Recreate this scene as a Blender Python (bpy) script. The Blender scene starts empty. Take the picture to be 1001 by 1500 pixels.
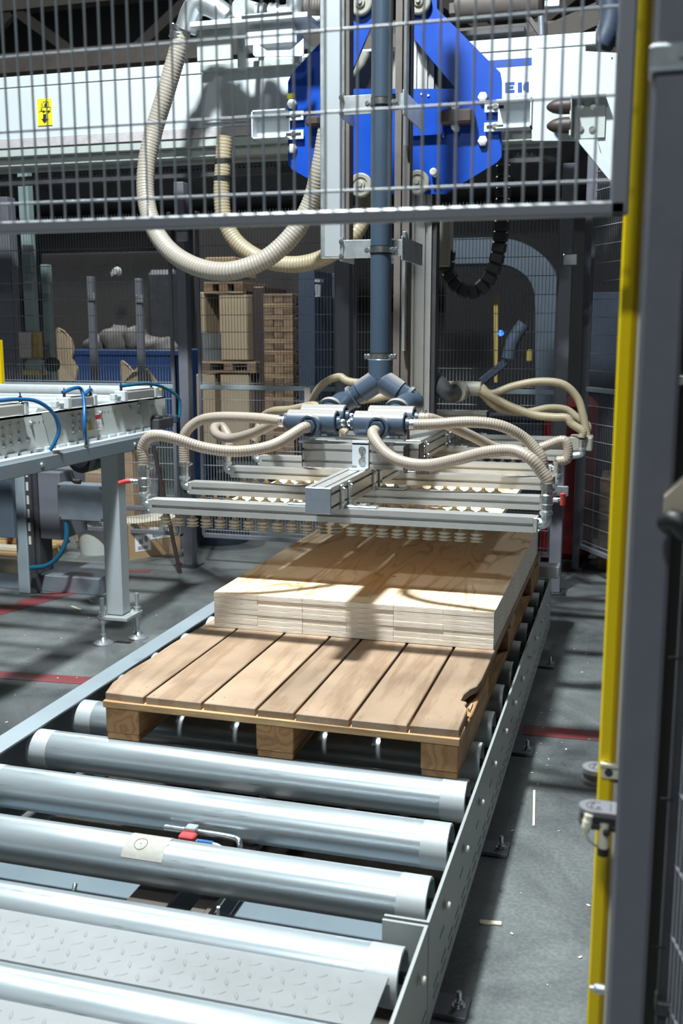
import bpy, math, random
from mathutils import Vector, Matrix

random.seed(7)
scene = bpy.context.scene
col = scene.collection
R = math.radians

# ------------------------------------------------------------------ camera
CAM_H = 1.524
YAW, PITCH = 15.96, 9.908
cam = bpy.data.cameras.new('camera')
cam.sensor_fit = 'VERTICAL'
cam.sensor_height = 36.0
cam.lens = 36.0
cam.clip_start = 0.05
cam.clip_end = 100
cam.dof.use_dof = True
cam.dof.focus_distance = 3.5
cam.dof.aperture_fstop = 5.0
camo = bpy.data.objects.new('camera', cam)
camo.location = (0, 0, CAM_H)
camo.rotation_euler = (R(90 - PITCH), 0, R(YAW))
col.objects.link(camo)
scene.camera = camo

# ------------------------------------------------------------------ world, lamps, exposure
world = bpy.data.worlds.new('hall_air')
scene.world = world
world.use_nodes = True
wbg = world.node_tree.nodes['Background']
wbg.inputs[0].default_value = (0.80, 0.90, 1.0, 1)
wbg.inputs[1].default_value = 0.05
vs = scene.view_settings
vs.view_transform = 'Standard'
vs.look = 'None'
vs.exposure = 0.0
vs.gamma = 1.0
vs.use_curve_mapping = False


def lamp(name, loc, power, size, color=(0.90, 0.985, 1.0)):
    l = bpy.data.lights.new(name, 'AREA')
    l.shape = 'DISK'
    l.size = size
    l.energy = power
    l.color = color
    o = bpy.data.objects.new(name, l)
    o.location = loc
    col.objects.link(o)
    return o


lamp('high_bay_or_fill_lamp', (-1.58, 2.2, 6.1), 820, 0.40)
lamp('high_bay_or_fill_lamp', (-5.6, 8.9, 6.6), 300, 0.6)
lamp('high_bay_or_fill_lamp', (-1.2, -3.2, 6.6), 270, 0.6)  # unseen fill lamp behind the camera, added to brighten front faces
lamp('high_bay_or_fill_lamp', (2.2, 7.6, 6.6), 90, 0.6)

# ------------------------------------------------------------------ pixel -> point helpers (photograph is 1001 x 1500)
_F = 1500.0
_cy, _sy = math.cos(R(YAW)), math.sin(R(YAW))
_cp, _sp = math.cos(R(PITCH)), math.sin(R(PITCH))
_fwd = Vector((-_sy * _cp, _cy * _cp, -_sp))
_rgt = Vector((_cy, _sy, 0))
_up = _rgt.cross(_fwd)


def ray(px, py):
    return _rgt * ((px - 500.5) / _F) + _up * ((750 - py) / _F) + _fwd


def at(px, py, y):
    d = ray(px, py)
    return d * (y / d.y) + Vector((0, 0, CAM_H))


def atz(px, py, z):
    d = ray(px, py)
    return d * ((z - CAM_H) / d.z) + Vector((0, 0, CAM_H))


# ------------------------------------------------------------------ materials
MATS = {}


def pmat(name, c, rough=0.5, metal=0.0, var=0.0, scale=8.0, bump=0.0, bscale=60.0, stretch=(1, 1, 1), rnd=0.0, c2=None, spec=0.5, coat=0.0):
    m = bpy.data.materials.new(name)
    m.use_nodes = True
    nt = m.node_tree
    b = nt.nodes['Principled BSDF']
    b.inputs['Roughness'].default_value = rough
    b.inputs['Metallic'].default_value = metal
    b.inputs['Specular IOR Level'].default_value = spec
    b.inputs['Coat Weight'].default_value = coat
    b.inputs['Base Color'].default_value = (*c, 1)
    L = nt.links.new
    if var or bump or c2:
        tc = nt.nodes.new('ShaderNodeTexCoord')
        mp = nt.nodes.new('ShaderNodeMapping')
        mp.inputs['Scale'].default_value = stretch
        L(tc.outputs['Object'], mp.inputs['Vector'])
    if var or c2:
        n = nt.nodes.new('ShaderNodeTexNoise')
        n.inputs['Scale'].default_value = scale
        n.inputs['Detail'].default_value = 6
        n.inputs['Roughness'].default_value = 0.65
        L(mp.outputs[0], n.inputs['Vector'])
        r = nt.nodes.new('ShaderNodeValToRGB')
        r.color_ramp.elements[0].position = 0.3
        r.color_ramp.elements[1].position = 0.7
        lo = c2 if c2 else tuple(x * (1 - var) for x in c)
        hi = c if c2 else tuple(min(1, x * (1 + var)) for x in c)
        r.color_ramp.elements[0].color = (*lo, 1)
        r.color_ramp.elements[1].color = (*hi, 1)
        L(n.outputs['Fac'], r.inputs[0])
        out = r.outputs[0]
        if rnd:
            oi = nt.nodes.new('ShaderNodeObjectInfo')
            hs = nt.nodes.new('ShaderNodeHueSaturation')
            mr = nt.nodes.new('ShaderNodeMapRange')
            mr.inputs[3].default_value = 1 - rnd
            mr.inputs[4].default_value = 1 + rnd
            L(oi.outputs['Random'], mr.inputs[0])
            L(mr.outputs[0], hs.inputs['Value'])
            L(out, hs.inputs['Color'])
            out = hs.outputs[0]
        L(out, b.inputs['Base Color'])
        rr = nt.nodes.new('ShaderNodeMapRange')
        rr.inputs[3].default_value = max(0.03, rough - 0.08)
        rr.inputs[4].default_value = min(1, rough + 0.08)
        L(n.outputs['Fac'], rr.inputs[0])
        L(rr.outputs[0], b.inputs['Roughness'])
    if bump:
        n2 = nt.nodes.new('ShaderNodeTexNoise')
        n2.inputs['Scale'].default_value = bscale
        n2.inputs['Detail'].default_value = 4
        L(mp.outputs[0], n2.inputs['Vector'])
        bp = nt.nodes.new('ShaderNodeBump')
        bp.inputs['Strength'].default_value = bump
        bp.inputs['Distance'].default_value = 0.004
        L(n2.outputs['Fac'], bp.inputs['Height'])
        L(bp.outputs[0], b.inputs['Normal'])
    MATS[name] = m
    return m


def floor_mat():
    m = bpy.data.materials.new('polished_concrete')
    m.use_nodes = True
    nt = m.node_tree
    L = nt.links.new
    b = nt.nodes['Principled BSDF']
    tc = nt.nodes.new('ShaderNodeTexCoord')
    big = nt.nodes.new('ShaderNodeTexNoise')
    big.inputs['Scale'].default_value = 1.6
    big.inputs['Detail'].default_value = 9
    big.inputs['Roughness'].default_value = 0.68
    big.inputs['Distortion'].default_value = 0.6
    L(tc.outputs['Object'], big.inputs['Vector'])
    r = nt.nodes.new('ShaderNodeValToRGB')
    e = r.color_ramp.elements
    e[0].position, e[0].color = 0.30, (0.052, 0.058, 0.062, 1)
    e[1].position, e[1].color = 0.70, (0.195, 0.210, 0.206, 1)
    L(big.outputs['Fac'], r.inputs[0])
    sp = nt.nodes.new('ShaderNodeTexNoise')
    sp.inputs['Scale'].default_value = 90
    sp.inputs['Detail'].default_value = 3
    L(tc.outputs['Object'], sp.inputs['Vector'])
    r2 = nt.nodes.new('ShaderNodeValToRGB')
    r2.color_ramp.elements[0].position, r2.color_ramp.elements[0].color = 0.38, (0.86, 0.86, 0.86, 1)
    r2.color_ramp.elements[1].position, r2.color_ramp.elements[1].color = 0.66, (1.12, 1.12, 1.12, 1)
    L(sp.outputs['Fac'], r2.inputs[0])
    mx = nt.nodes.new('ShaderNodeMix')
    mx.data_type = 'RGBA'
    mx.blend_type = 'MULTIPLY'
    mx.inputs[0].default_value = 1
    L(r.outputs[0], mx.inputs[6])
    L(r2.outputs[0], mx.inputs[7])
    L(mx.outputs[2], b.inputs['Base Color'])
    rr = nt.nodes.new('ShaderNodeMapRange')
    rr.inputs[3].default_value = 0.30
    rr.inputs[4].default_value = 0.62
    L(big.outputs['Fac'], rr.inputs[0])
    L(rr.outputs[0], b.inputs['Roughness'])
    bp = nt.nodes.new('ShaderNodeBump')
    bp.inputs['Strength'].default_value = 0.06
    bp.inputs['Distance'].default_value = 0.002
    L(sp.outputs['Fac'], bp.inputs['Height'])
    L(bp.outputs[0], b.inputs['Normal'])
    MATS['floor'] = m


def wood_mat(name, ca, cb, ring=34.0, rnd=0.12, along='Y', rough=0.65, dirt=0.35):
    """grain running along one axis, with the tone shifted per board"""
    m = bpy.data.materials.new(name)
    m.use_nodes = True
    nt = m.node_tree
    L = nt.links.new
    b = nt.nodes['Principled BSDF']
    b.inputs['Roughness'].default_value = rough
    tc = nt.nodes.new('ShaderNodeTexCoord')
    oi = nt.nodes.new('ShaderNodeObjectInfo')
    add = nt.nodes.new('ShaderNodeVectorMath')
    add.operation = 'MULTIPLY_ADD'
    add.inputs[1].default_value = (1, 1, 1)
    mul = nt.nodes.new('ShaderNodeMath')
    mul.operation = 'MULTIPLY'
    mul.inputs[1].default_value = 13.7
    L(oi.outputs['Random'], mul.inputs[0])
    L(tc.outputs['Object'], add.inputs[0])
    L(mul.outputs[0], add.inputs[2])
    mp = nt.nodes.new('ShaderNodeMapping')
    s = {'Y': (1, 0.10, 1), 'X': (0.10, 1, 1), 'Z': (1, 1, .1)}[along]
    mp.inputs['Scale'].default_value = s
    L(add.outputs[0], mp.inputs['Vector'])
    n = nt.nodes.new('ShaderNodeTexNoise')
    n.inputs['Scale'].default_value = 7
    n.inputs['Detail'].default_value = 2
    n.inputs['Distortion'].default_value = 0.4
    L(mp.outputs[0], n.inputs['Vector'])
    k = nt.nodes.new('ShaderNodeMath')
    k.operation = 'MULTIPLY'
    k.inputs[1].default_value = ring
    L(n.outputs['Fac'], k.inputs[0])
    sn = nt.nodes.new('ShaderNodeMath')
    sn.operation = 'SINE'
    L(k.outputs[0], sn.inputs[0])
    fine = nt.nodes.new('ShaderNodeTexNoise')
    fine.inputs['Scale'].default_value = 120
    fine.inputs['Detail'].default_value = 3
    L(mp.outputs[0], fine.inputs['Vector'])
    mx = nt.nodes.new('ShaderNodeMath')
    mx.operation = 'MULTIPLY_ADD'
    mx.inputs[1].default_value = 0.32
    L(sn.outputs[0], mx.inputs[0])
    L(fine.outputs['Fac'], mx.inputs[2])
    r = nt.nodes.new('ShaderNodeValToRGB')
    r.color_ramp.elements[0].position, r.color_ramp.elements[0].color = 0.18, (*cb, 1)
    r.color_ramp.elements[1].position, r.color_ramp.elements[1].color = 0.62, (*ca, 1)
    L(mx.outputs[0], r.inputs[0])
    hs = nt.nodes.new('ShaderNodeHueSaturation')
    mr = nt.nodes.new('ShaderNodeMapRange')
    mr.inputs[3].default_value = 1 - rnd
    mr.inputs[4].default_value = 1 + rnd
    L(oi.outputs['Random'], mr.inputs[0])
    L(mr.outputs[0], hs.inputs['Value'])
    L(r.outputs[0], hs.inputs['Color'])
    d = nt.nodes.new('ShaderNodeTexNoise')
    d.inputs['Scale'].default_value = 5
    d.inputs['Detail'].default_value = 6
    L(add.outputs[0], d.inputs['Vector'])
    r2 = nt.nodes.new('ShaderNodeValToRGB')
    r2.color_ramp.elements[0].position, r2.color_ramp.elements[0].color = 0.36, (1 - dirt, 1 - dirt, 1 - dirt * .95, 1)
    r2.color_ramp.elements[1].position, r2.color_ramp.elements[1].color = 0.60, (1, 1, 1, 1)
    L(d.outputs['Fac'], r2.inputs[0])
    mm = nt.nodes.new('ShaderNodeMix')
    mm.data_type = 'RGBA'
    mm.blend_type = 'MULTIPLY'
    mm.inputs[0].default_value = 1
    L(hs.outputs[0], mm.inputs[6])
    L(r2.outputs[0], mm.inputs[7])
    L(mm.outputs[2], b.inputs['Base Color'])
    bp = nt.nodes.new('ShaderNodeBump')
    bp.inputs['Strength'].default_value = 0.25
    bp.inputs['Distance'].default_value = 0.002
    L(mx.outputs[0], bp.inputs['Height'])
    L(bp.outputs[0], b.inputs['Normal'])
    MATS[name] = m


def ply_mat():
    """veneer on the broad faces, glued layers on the edges"""
    m = bpy.data.materials.new('plywood')
    m.use_nodes = True
    nt = m.node_tree
    L = nt.links.new
    b = nt.nodes['Principled BSDF']
    b.inputs['Roughness'].default_value = 0.6
    tc = nt.nodes.new('ShaderNodeTexCoord')
    oi = nt.nodes.new('ShaderNodeObjectInfo')
    # veneer
    mul = nt.nodes.new('ShaderNodeMath')
    mul.operation = 'MULTIPLY'
    mul.inputs[1].default_value = 0.0
    L(oi.outputs['Random'], mul.inputs[0])
    mp = nt.nodes.new('ShaderNodeMapping')
    mp.inputs['Scale'].default_value = (1, 0.16, 1)
    L(tc.outputs['Object'], mp.inputs['Vector'])
    n = nt.nodes.new('ShaderNodeTexNoise')
    n.inputs['Scale'].default_value = 5.0
    n.inputs['Detail'].default_value = 2.5
    n.inputs['Distortion'].default_value = 0.5
    L(mp.outputs[0], n.inputs['Vector'])
    k = nt.nodes.new('ShaderNodeMath')
    k.operation = 'MULTIPLY'
    k.inputs[1].default_value = 62
    L(n.outputs['Fac'], k.inputs[0])
    sn = nt.nodes.new('ShaderNodeMath')
    sn.operation = 'SINE'
    L(k.outputs[0], sn.inputs[0])
    pw = nt.nodes.new('ShaderNodeMapRange')
    pw.inputs[1].default_value = 0.35
    pw.inputs[2].default_value = 1.0
    L(sn.outputs[0], pw.inputs[0])
    lowf = nt.nodes.new('ShaderNodeTexNoise')
    lowf.inputs['Scale'].default_value = 3.0
    lowf.inputs['Detail'].default_value = 3
    L(tc.outputs['Object'], lowf.inputs['Vector'])
    lm = nt.nodes.new('ShaderNodeMapRange')
    lm.inputs[1].default_value = 0.35
    lm.inputs[2].default_value = 0.65
    L(lowf.outputs['Fac'], lm.inputs[0])
    gm = nt.nodes.new('ShaderNodeMath')
    gm.operation = 'MULTIPLY'
    L(pw.outputs[0], gm.inputs[0])
    L(lm.outputs[0], gm.inputs[1])
    r = nt.nodes.new('ShaderNodeMix')
    r.data_type = 'RGBA'
    r.inputs[6].default_value = (0.84, 0.67, 0.47, 1)
    r.inputs[7].default_value = (0.56, 0.33, 0.15, 1)
    L(gm.outputs[0], r.inputs[0])
    # knots
    vo = nt.nodes.new('ShaderNodeTexVoronoi')
    vo.inputs['Scale'].default_value = 5.5
    L(tc.outputs['Object'], vo.inputs['Vector'])
    kr = nt.nodes.new('ShaderNodeMapRange')
    kr.inputs[1].default_value = 0.035
    kr.inputs[2].default_value = 0.065
    kr.inputs[3].default_value = 0.85
    kr.inputs[4].default_value = 0.0
    L(vo.outputs['Distance'], kr.inputs[0])
    kx = nt.nodes.new('ShaderNodeMix')
    kx.data_type = 'RGBA'
    kx.inputs[7].default_value = (0.16, 0.08, 0.04, 1)
    L(kr.outputs[0], kx.inputs[0])
    L(r.outputs[2], kx.inputs[6])
    # layered edge
    sx = nt.nodes.new('ShaderNodeSeparateXYZ')
    L(tc.outputs['Object'], sx.inputs[0])
    w = nt.nodes.new('ShaderNodeMath')
    w.operation = 'MULTIPLY'
    w.inputs[1].default_value = 6.2832 / 0.0061
    L(sx.outputs[2], w.inputs[0])
    ws = nt.nodes.new('ShaderNodeMath')
    ws.operation = 'SINE'
    L(w.outputs[0], ws.inputs[0])
    wn = nt.nodes.new('ShaderNodeTexNoise')
    wn.inputs['Scale'].default_value = 14
    wn.inputs['Detail'].default_value = 4
    wm = nt.nodes.new('ShaderNodeMapping')
    wm.inputs['Scale'].default_value = (1, 1, 14)
    L(tc.outputs['Object'], wm.inputs['Vector'])
    L(wm.outputs[0], wn.inputs['Vector'])
    wa = nt.nodes.new('ShaderNodeMath')
    wa.operation = 'MULTIPLY_ADD'
    wa.inputs[1].default_value = 0.16
    L(ws.outputs[0], wa.inputs[0])
    L(wn.outputs['Fac'], wa.inputs[2])
    er = nt.nodes.new('ShaderNodeValToRGB')
    er.color_ramp.elements[0].position, er.color_ramp.elements[0].color = 0.30, (0.56, 0.46, 0.36, 1)
    er.color_ramp.elements[1].position, er.color_ramp.elements[1].color = 0.56, (0.88, 0.81, 0.72, 1)
    L(wa.outputs[0], er.inputs[0])
    hs = nt.nodes.new('ShaderNodeHueSaturation')
    mr = nt.nodes.new('ShaderNodeMapRange')
    mr.inputs[3].default_value = 0.95
    mr.inputs[4].default_value = 1.03
    L(oi.outputs['Random'], mr.inputs[0])
    L(mr.outputs[0], hs.inputs['Value'])
    L(er.outputs[0], hs.inputs['Color'])
    sn2 = nt.nodes.new('ShaderNodeSeparateXYZ')
    L(tc.outputs['Normal'], sn2.inputs[0])
    ab = nt.nodes.new('ShaderNodeMath')
    ab.operation = 'ABSOLUTE'
    L(sn2.outputs[2], ab.inputs[0])
    fm = nt.nodes.new('ShaderNodeMix')
    fm.data_type = 'RGBA'
    L(ab.outputs[0], fm.inputs[0])
    L(hs.outputs[0], fm.inputs[6])
    L(kx.outputs[2], fm.inputs[7])
    L(fm.outputs[2], b.inputs['Base Color'])
    MATS['plywood'] = m


def roller_mat():
    m = pmat('roller_steel', (0.42, 0.47, 0.50), 0.34, 0.62, var=0.10, scale=5, stretch=(0.35, 3, 3))
    nt = m.node_tree
    L = nt.links.new
    b = nt.nodes['Principled BSDF']
    b.inputs['Anisotropic'].default_value = 0.3
    # short dark scuffs along the tube
    tc = nt.nodes.new('ShaderNodeTexCoord')
    mp = nt.nodes.new('ShaderNodeMapping')
    mp.inputs['Scale'].default_value = (3.0, 60, 60)
    L(tc.outputs['Object'], mp.inputs['Vector'])
    n = nt.nodes.new('ShaderNodeTexNoise')
    n.inputs['Scale'].default_value = 2.2
    n.inputs['Detail'].default_value = 5
    L(mp.outputs[0], n.inputs['Vector'])
    mr = nt.nodes.new('ShaderNodeMapRange')
    mr.inputs[1].default_value = 0.66
    mr.inputs[2].default_value = 0.74
    mr.inputs[3].default_value = 0.0
    mr.inputs[4].default_value = 0.7
    L(n.outputs['Fac'], mr.inputs[0])
    mx = nt.nodes.new('ShaderNodeMix')
    mx.data_type = 'RGBA'
    mx.inputs[7].default_value = (0.06, 0.07, 0.08, 1)
    src = b.inputs['Base Color'].links[0].from_socket
    L(mr.outputs[0], mx.inputs[0])
    L(src, mx.inputs[6])
    L(mx.outputs[2], b.inputs['Base Color'])


def line_mat(name, c):
    """worn floor paint: bare patches show concrete colour"""
    pmat(name, c, 0.55, var=0.0, c2=(0.10, 0.085, 0.088), scale=9)
    rp = [n for n in MATS[name].node_tree.nodes if n.type == 'VALTORGB'][0]
    rp.color_ramp.elements[0].position = 0.36
    rp.color_ramp.elements[1].position = 0.46


def dusty(m, dust, lo=0.55, hi=0.95, amount=0.75):
    """pale dust that has settled on faces looking up"""
    nt = m.node_tree
    L = nt.links.new
    b = nt.nodes['Principled BSDF']
    tc = nt.nodes.new('ShaderNodeTexCoord')
    sx = nt.nodes.new('ShaderNodeSeparateXYZ')
    L(tc.outputs['Normal'], sx.inputs[0])
    mr = nt.nodes.new('ShaderNodeMapRange')
    mr.inputs[1].default_value = lo
    mr.inputs[2].default_value = hi
    mr.inputs[4].default_value = amount
    L(sx.outputs[2], mr.inputs[0])
    mx = nt.nodes.new('ShaderNodeMix')
    mx.data_type = 'RGBA'
    mx.inputs[7].default_value = (*dust, 1)
    L(mr.outputs[0], mx.inputs[0])
    L(b.inputs['Base Color'].links[0].from_socket, mx.inputs[6])
    L(mx.outputs[2], b.inputs['Base Color'])


floor_mat()
ply_mat()
roller_mat()
line_mat('red_paint', (0.20, 0.040, 0.045))
wood_mat('deck_wood', (0.385, 0.268, 0.178), (0.30, 0.195, 0.122), 26, 0.12, dirt=0.22)
wood_mat('block_wood', (0.50, 0.27, 0.115), (0.38, 0.19, 0.075), 60, 0.10, dirt=0.25)
wood_mat('cross_wood', (0.60, 0.39, 0.19), (0.42, 0.24, 0.11), 30, 0.08, along='X', dirt=0.2)
wood_mat('old_wood', (0.30, 0.19, 0.11), (0.15, 0.09, 0.05), 30, 0.2, along='X')
wood_mat('board_tan', (0.50, 0.38, 0.25), (0.42, 0.31, 0.20), 10, 0.12, dirt=0.12)
pmat('roller_band', (0.47, 0.50, 0.515), 0.5, 0.35, var=0.06, scale=20)
pmat('chequer_steel', (0.235, 0.243, 0.248), 0.5, 0.1, var=0.10, scale=6)
pmat('rail_paint', (0.33, 0.35, 0.345), 0.45, 0.0, var=0.06, scale=3)
pmat('frame_grey', (0.25, 0.295, 0.325), 0.45, 0.0, var=0.06, scale=4)
pmat('galvanised', (0.62, 0.66, 0.68), 0.35, 0.85, var=0.16, scale=14)
pmat('zinc_fitting', (0.60, 0.62, 0.63), 0.26, 0.95, var=0.12, scale=30)
pmat('aluminium', (0.54, 0.535, 0.52), 0.36, 0.55, var=0.05, scale=6)
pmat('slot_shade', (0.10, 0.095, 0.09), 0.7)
pmat('pvc_pipe', (0.045, 0.068, 0.10), 0.32, 0.0, var=0.06, scale=4, spec=0.5)
pmat('pvc_fitting', (0.055, 0.08, 0.12), 0.36, 0.0, var=0.08, scale=9)
dusty(MATS['pvc_fitting'], (0.33, 0.295, 0.26), 0.45, 0.9, 0.92)
pmat('hose', (0.37, 0.315, 0.265), 0.38, 0.0, var=0.05, scale=5, coat=0.2)
pmat('hose_old', (0.37, 0.315, 0.215), 0.40, 0.0, var=0.05, scale=5, coat=0.15)
pmat('big_hose', (0.38, 0.35, 0.31), 0.30, 0.0, var=0.08, scale=5, coat=0.4)
for nm, c in (('hose', (0.29, 0.24, 0.195)), ('hose_old', (0.31, 0.255, 0.165)), ('big_hose', (0.29, 0.255, 0.21))):
    pmat(nm + '_groove', c, 0.45)
pmat('panel_frame', (0.22, 0.23, 0.255), 0.42)
pmat('cup_rubber', (0.56, 0.49, 0.38), 0.55, 0.0, var=0.12, scale=30)
pmat('black_rubber', (0.012, 0.012, 0.013), 0.5)
pmat('black_plastic', (0.02, 0.02, 0.022), 0.4)
pmat('blue_paint', (0.0, 0.05, 0.36), 0.36, var=0.05, scale=3)
pmat('white_paint', (0.52, 0.56, 0.59), 0.4, var=0.04, scale=2)
pmat('grey_green', (0.40, 0.44, 0.42), 0.45, var=0.05, scale=3)
pmat('ledge_mauve', (0.50, 0.47, 0.48), 0.5, c2=(0.36, 0.34, 0.35), scale=30)
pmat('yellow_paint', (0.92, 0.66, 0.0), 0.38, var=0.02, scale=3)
pmat('yellow_shade', (0.45, 0.27, 0.0), 0.4)
pmat('window_cream', (0.70, 0.66, 0.52), 0.2)
pmat('fence_grey', (0.150, 0.153, 0.182), 0.42, var=0.05, scale=30, bump=0.12, bscale=500)
pmat('fence_edge', (0.30, 0.36, 0.40), 0.4)
pmat('wire_grey', (0.29, 0.31, 0.34), 0.40)
pmat('wire_back', (0.20, 0.21, 0.235), 0.45)
pmat('post_green', (0.24, 0.31, 0.31), 0.5, var=0.06, scale=5)
pmat('dark_steel', (0.055, 0.055, 0.062), 0.5, 0.2, var=0.2, scale=10)
pmat('brown_steel', (0.10, 0.083, 0.074), 0.6, var=0.25, scale=6)
pmat('dark_brown', (0.045, 0.03, 0.027), 0.5)
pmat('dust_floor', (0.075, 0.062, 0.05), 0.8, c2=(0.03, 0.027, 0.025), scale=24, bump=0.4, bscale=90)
pmat('cardboard', (0.40, 0.265, 0.15), 0.75, var=0.08, scale=6)
pmat('tan_board', (0.42, 0.315, 0.205), 0.7, var=0.05, scale=4)
pmat('kraft_light', (0.62, 0.56, 0.46), 0.7, var=0.05, scale=4)
pmat('paper', (0.80, 0.79, 0.77), 0.7)
pmat('label_grey', (0.30, 0.31, 0.33), 0.6)
pmat('print_black', (0.015, 0.015, 0.015), 0.6)
pmat('sticker_yellow', (0.88, 0.78, 0.02), 0.45)
pmat('logo_blue', (0.01, 0.06, 0.32), 0.45)
pmat('print_grey', (0.42, 0.46, 0.52), 0.5)
pmat('sticker_red', (0.46, 0.04, 0.04), 0.5)
pmat('red_plastic', (0.55, 0.03, 0.025), 0.35)
pmat('dark_red', (0.24, 0.018, 0.022), 0.45, var=0.1, scale=5)
pmat('air_blue', (0.010, 0.095, 0.26), 0.3)
pmat('teal_tube', (0.01, 0.11, 0.20), 0.3)
pmat('bin_blue', (0.02, 0.06, 0.19), 0.5, var=0.1, scale=5)
pmat('navy', (0.035, 0.05, 0.085), 0.5, var=0.12, scale=5)
pmat('duct_blue', (0.085, 0.11, 0.145), 0.4, var=0.1, scale=4)
pmat('machine_blue', (0.075, 0.105, 0.145), 0.45, var=0.12, scale=5)
pmat('bucket_white', (0.55, 0.56, 0.53), 0.5)
pmat('bag_grey', (0.20, 0.18, 0.165), 0.6, var=0.3, scale=14, bump=0.5, bscale=30)
pmat('box_steel', (0.33, 0.37, 0.43), 0.34, 0.6, var=0.12, scale=9)
pmat('pink_carton', (0.52, 0.45, 0.42), 0.7)
pmat('ochre', (0.42, 0.30, 0.08), 0.6)
pmat('wall_dark', (0.013, 0.013, 0.015), 0.85, var=0.2, scale=1.2)
pmat('wall_brown', (0.036, 0.03, 0.029), 0.85, var=0.3, scale=1.4)
pmat('roof_dark', (0.02, 0.018, 0.018), 0.9)
pmat('truss', (0.075, 0.064, 0.055), 0.7, var=0.15, scale=3)
pmat('beige_arm', (0.50, 0.42, 0.33), 0.5, var=0.08, scale=10)
pmat('teal_strip', (0.08, 0.09, 0.10), 0.45)
pmat('leg_paint', (0.38, 0.42, 0.44), 0.45, var=0.05, scale=4)
pmat('rail_slate', (0.16, 0.20, 0.23), 0.45, var=0.06, scale=4)
pmat('sensor_top', (0.15, 0.15, 0.165), 0.55)
led = bpy.data.materials.new('blue_indicator_light')
led.use_nodes = True
led.node_tree.nodes['Principled BSDF'].inputs['Emission Color'].default_value = (0.02, 0.12, 1, 1)
led.node_tree.nodes['Principled BSDF'].inputs['Emission Strength'].default_value = 4
led.node_tree.nodes['Principled BSDF'].inputs['Base Color'].default_value = (0.02, 0.1, 0.8, 1)
MATS['led'] = led


# ------------------------------------------------------------------ mesh builder
def frame_of(d):
    d = Vector(d).normalized()
    a = Vector((0, 0, 1)) if abs(d.z) < 0.9 else Vector((1, 0, 0))
    u = a.cross(d).normalized()
    return u, d.cross(u), d


def catmull(pts, step):
    P = [Vector(p) for p in pts]
    P = [P[0] * 2 - P[1]] + P + [P[-1] * 2 - P[-2]]
    dense = []
    for i in range(1, len(P) - 2):
        p0, p1, p2, p3 = P[i - 1:i + 3]
        n = max(6, int((p2 - p1).length / max(step, 0.004) * 2))
        n = min(n, 120)
        for k in range(n):
            t = k / n
            dense.append(0.5 * ((2 * p1) + (p2 - p0) * t + (2 * p0 - 5 * p1 + 4 * p2 - p3) * t * t + (3 * p1 - p0 - 3 * p2 + p3) * t ** 3))
    dense.append(P[-2])
    out = [dense[0]]
    acc = 0.0
    for a, b in zip(dense, dense[1:]):
        seg = (b - a).length
        pos = 0.0
        while acc + seg - pos >= step:
            pos += step - acc
            acc = 0.0
            out.append(a.lerp(b, pos / seg))
        acc += seg - pos
    if (out[-1] - dense[-1]).length > step * 0.3:
        out.append(dense[-1])
    return out


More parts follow.
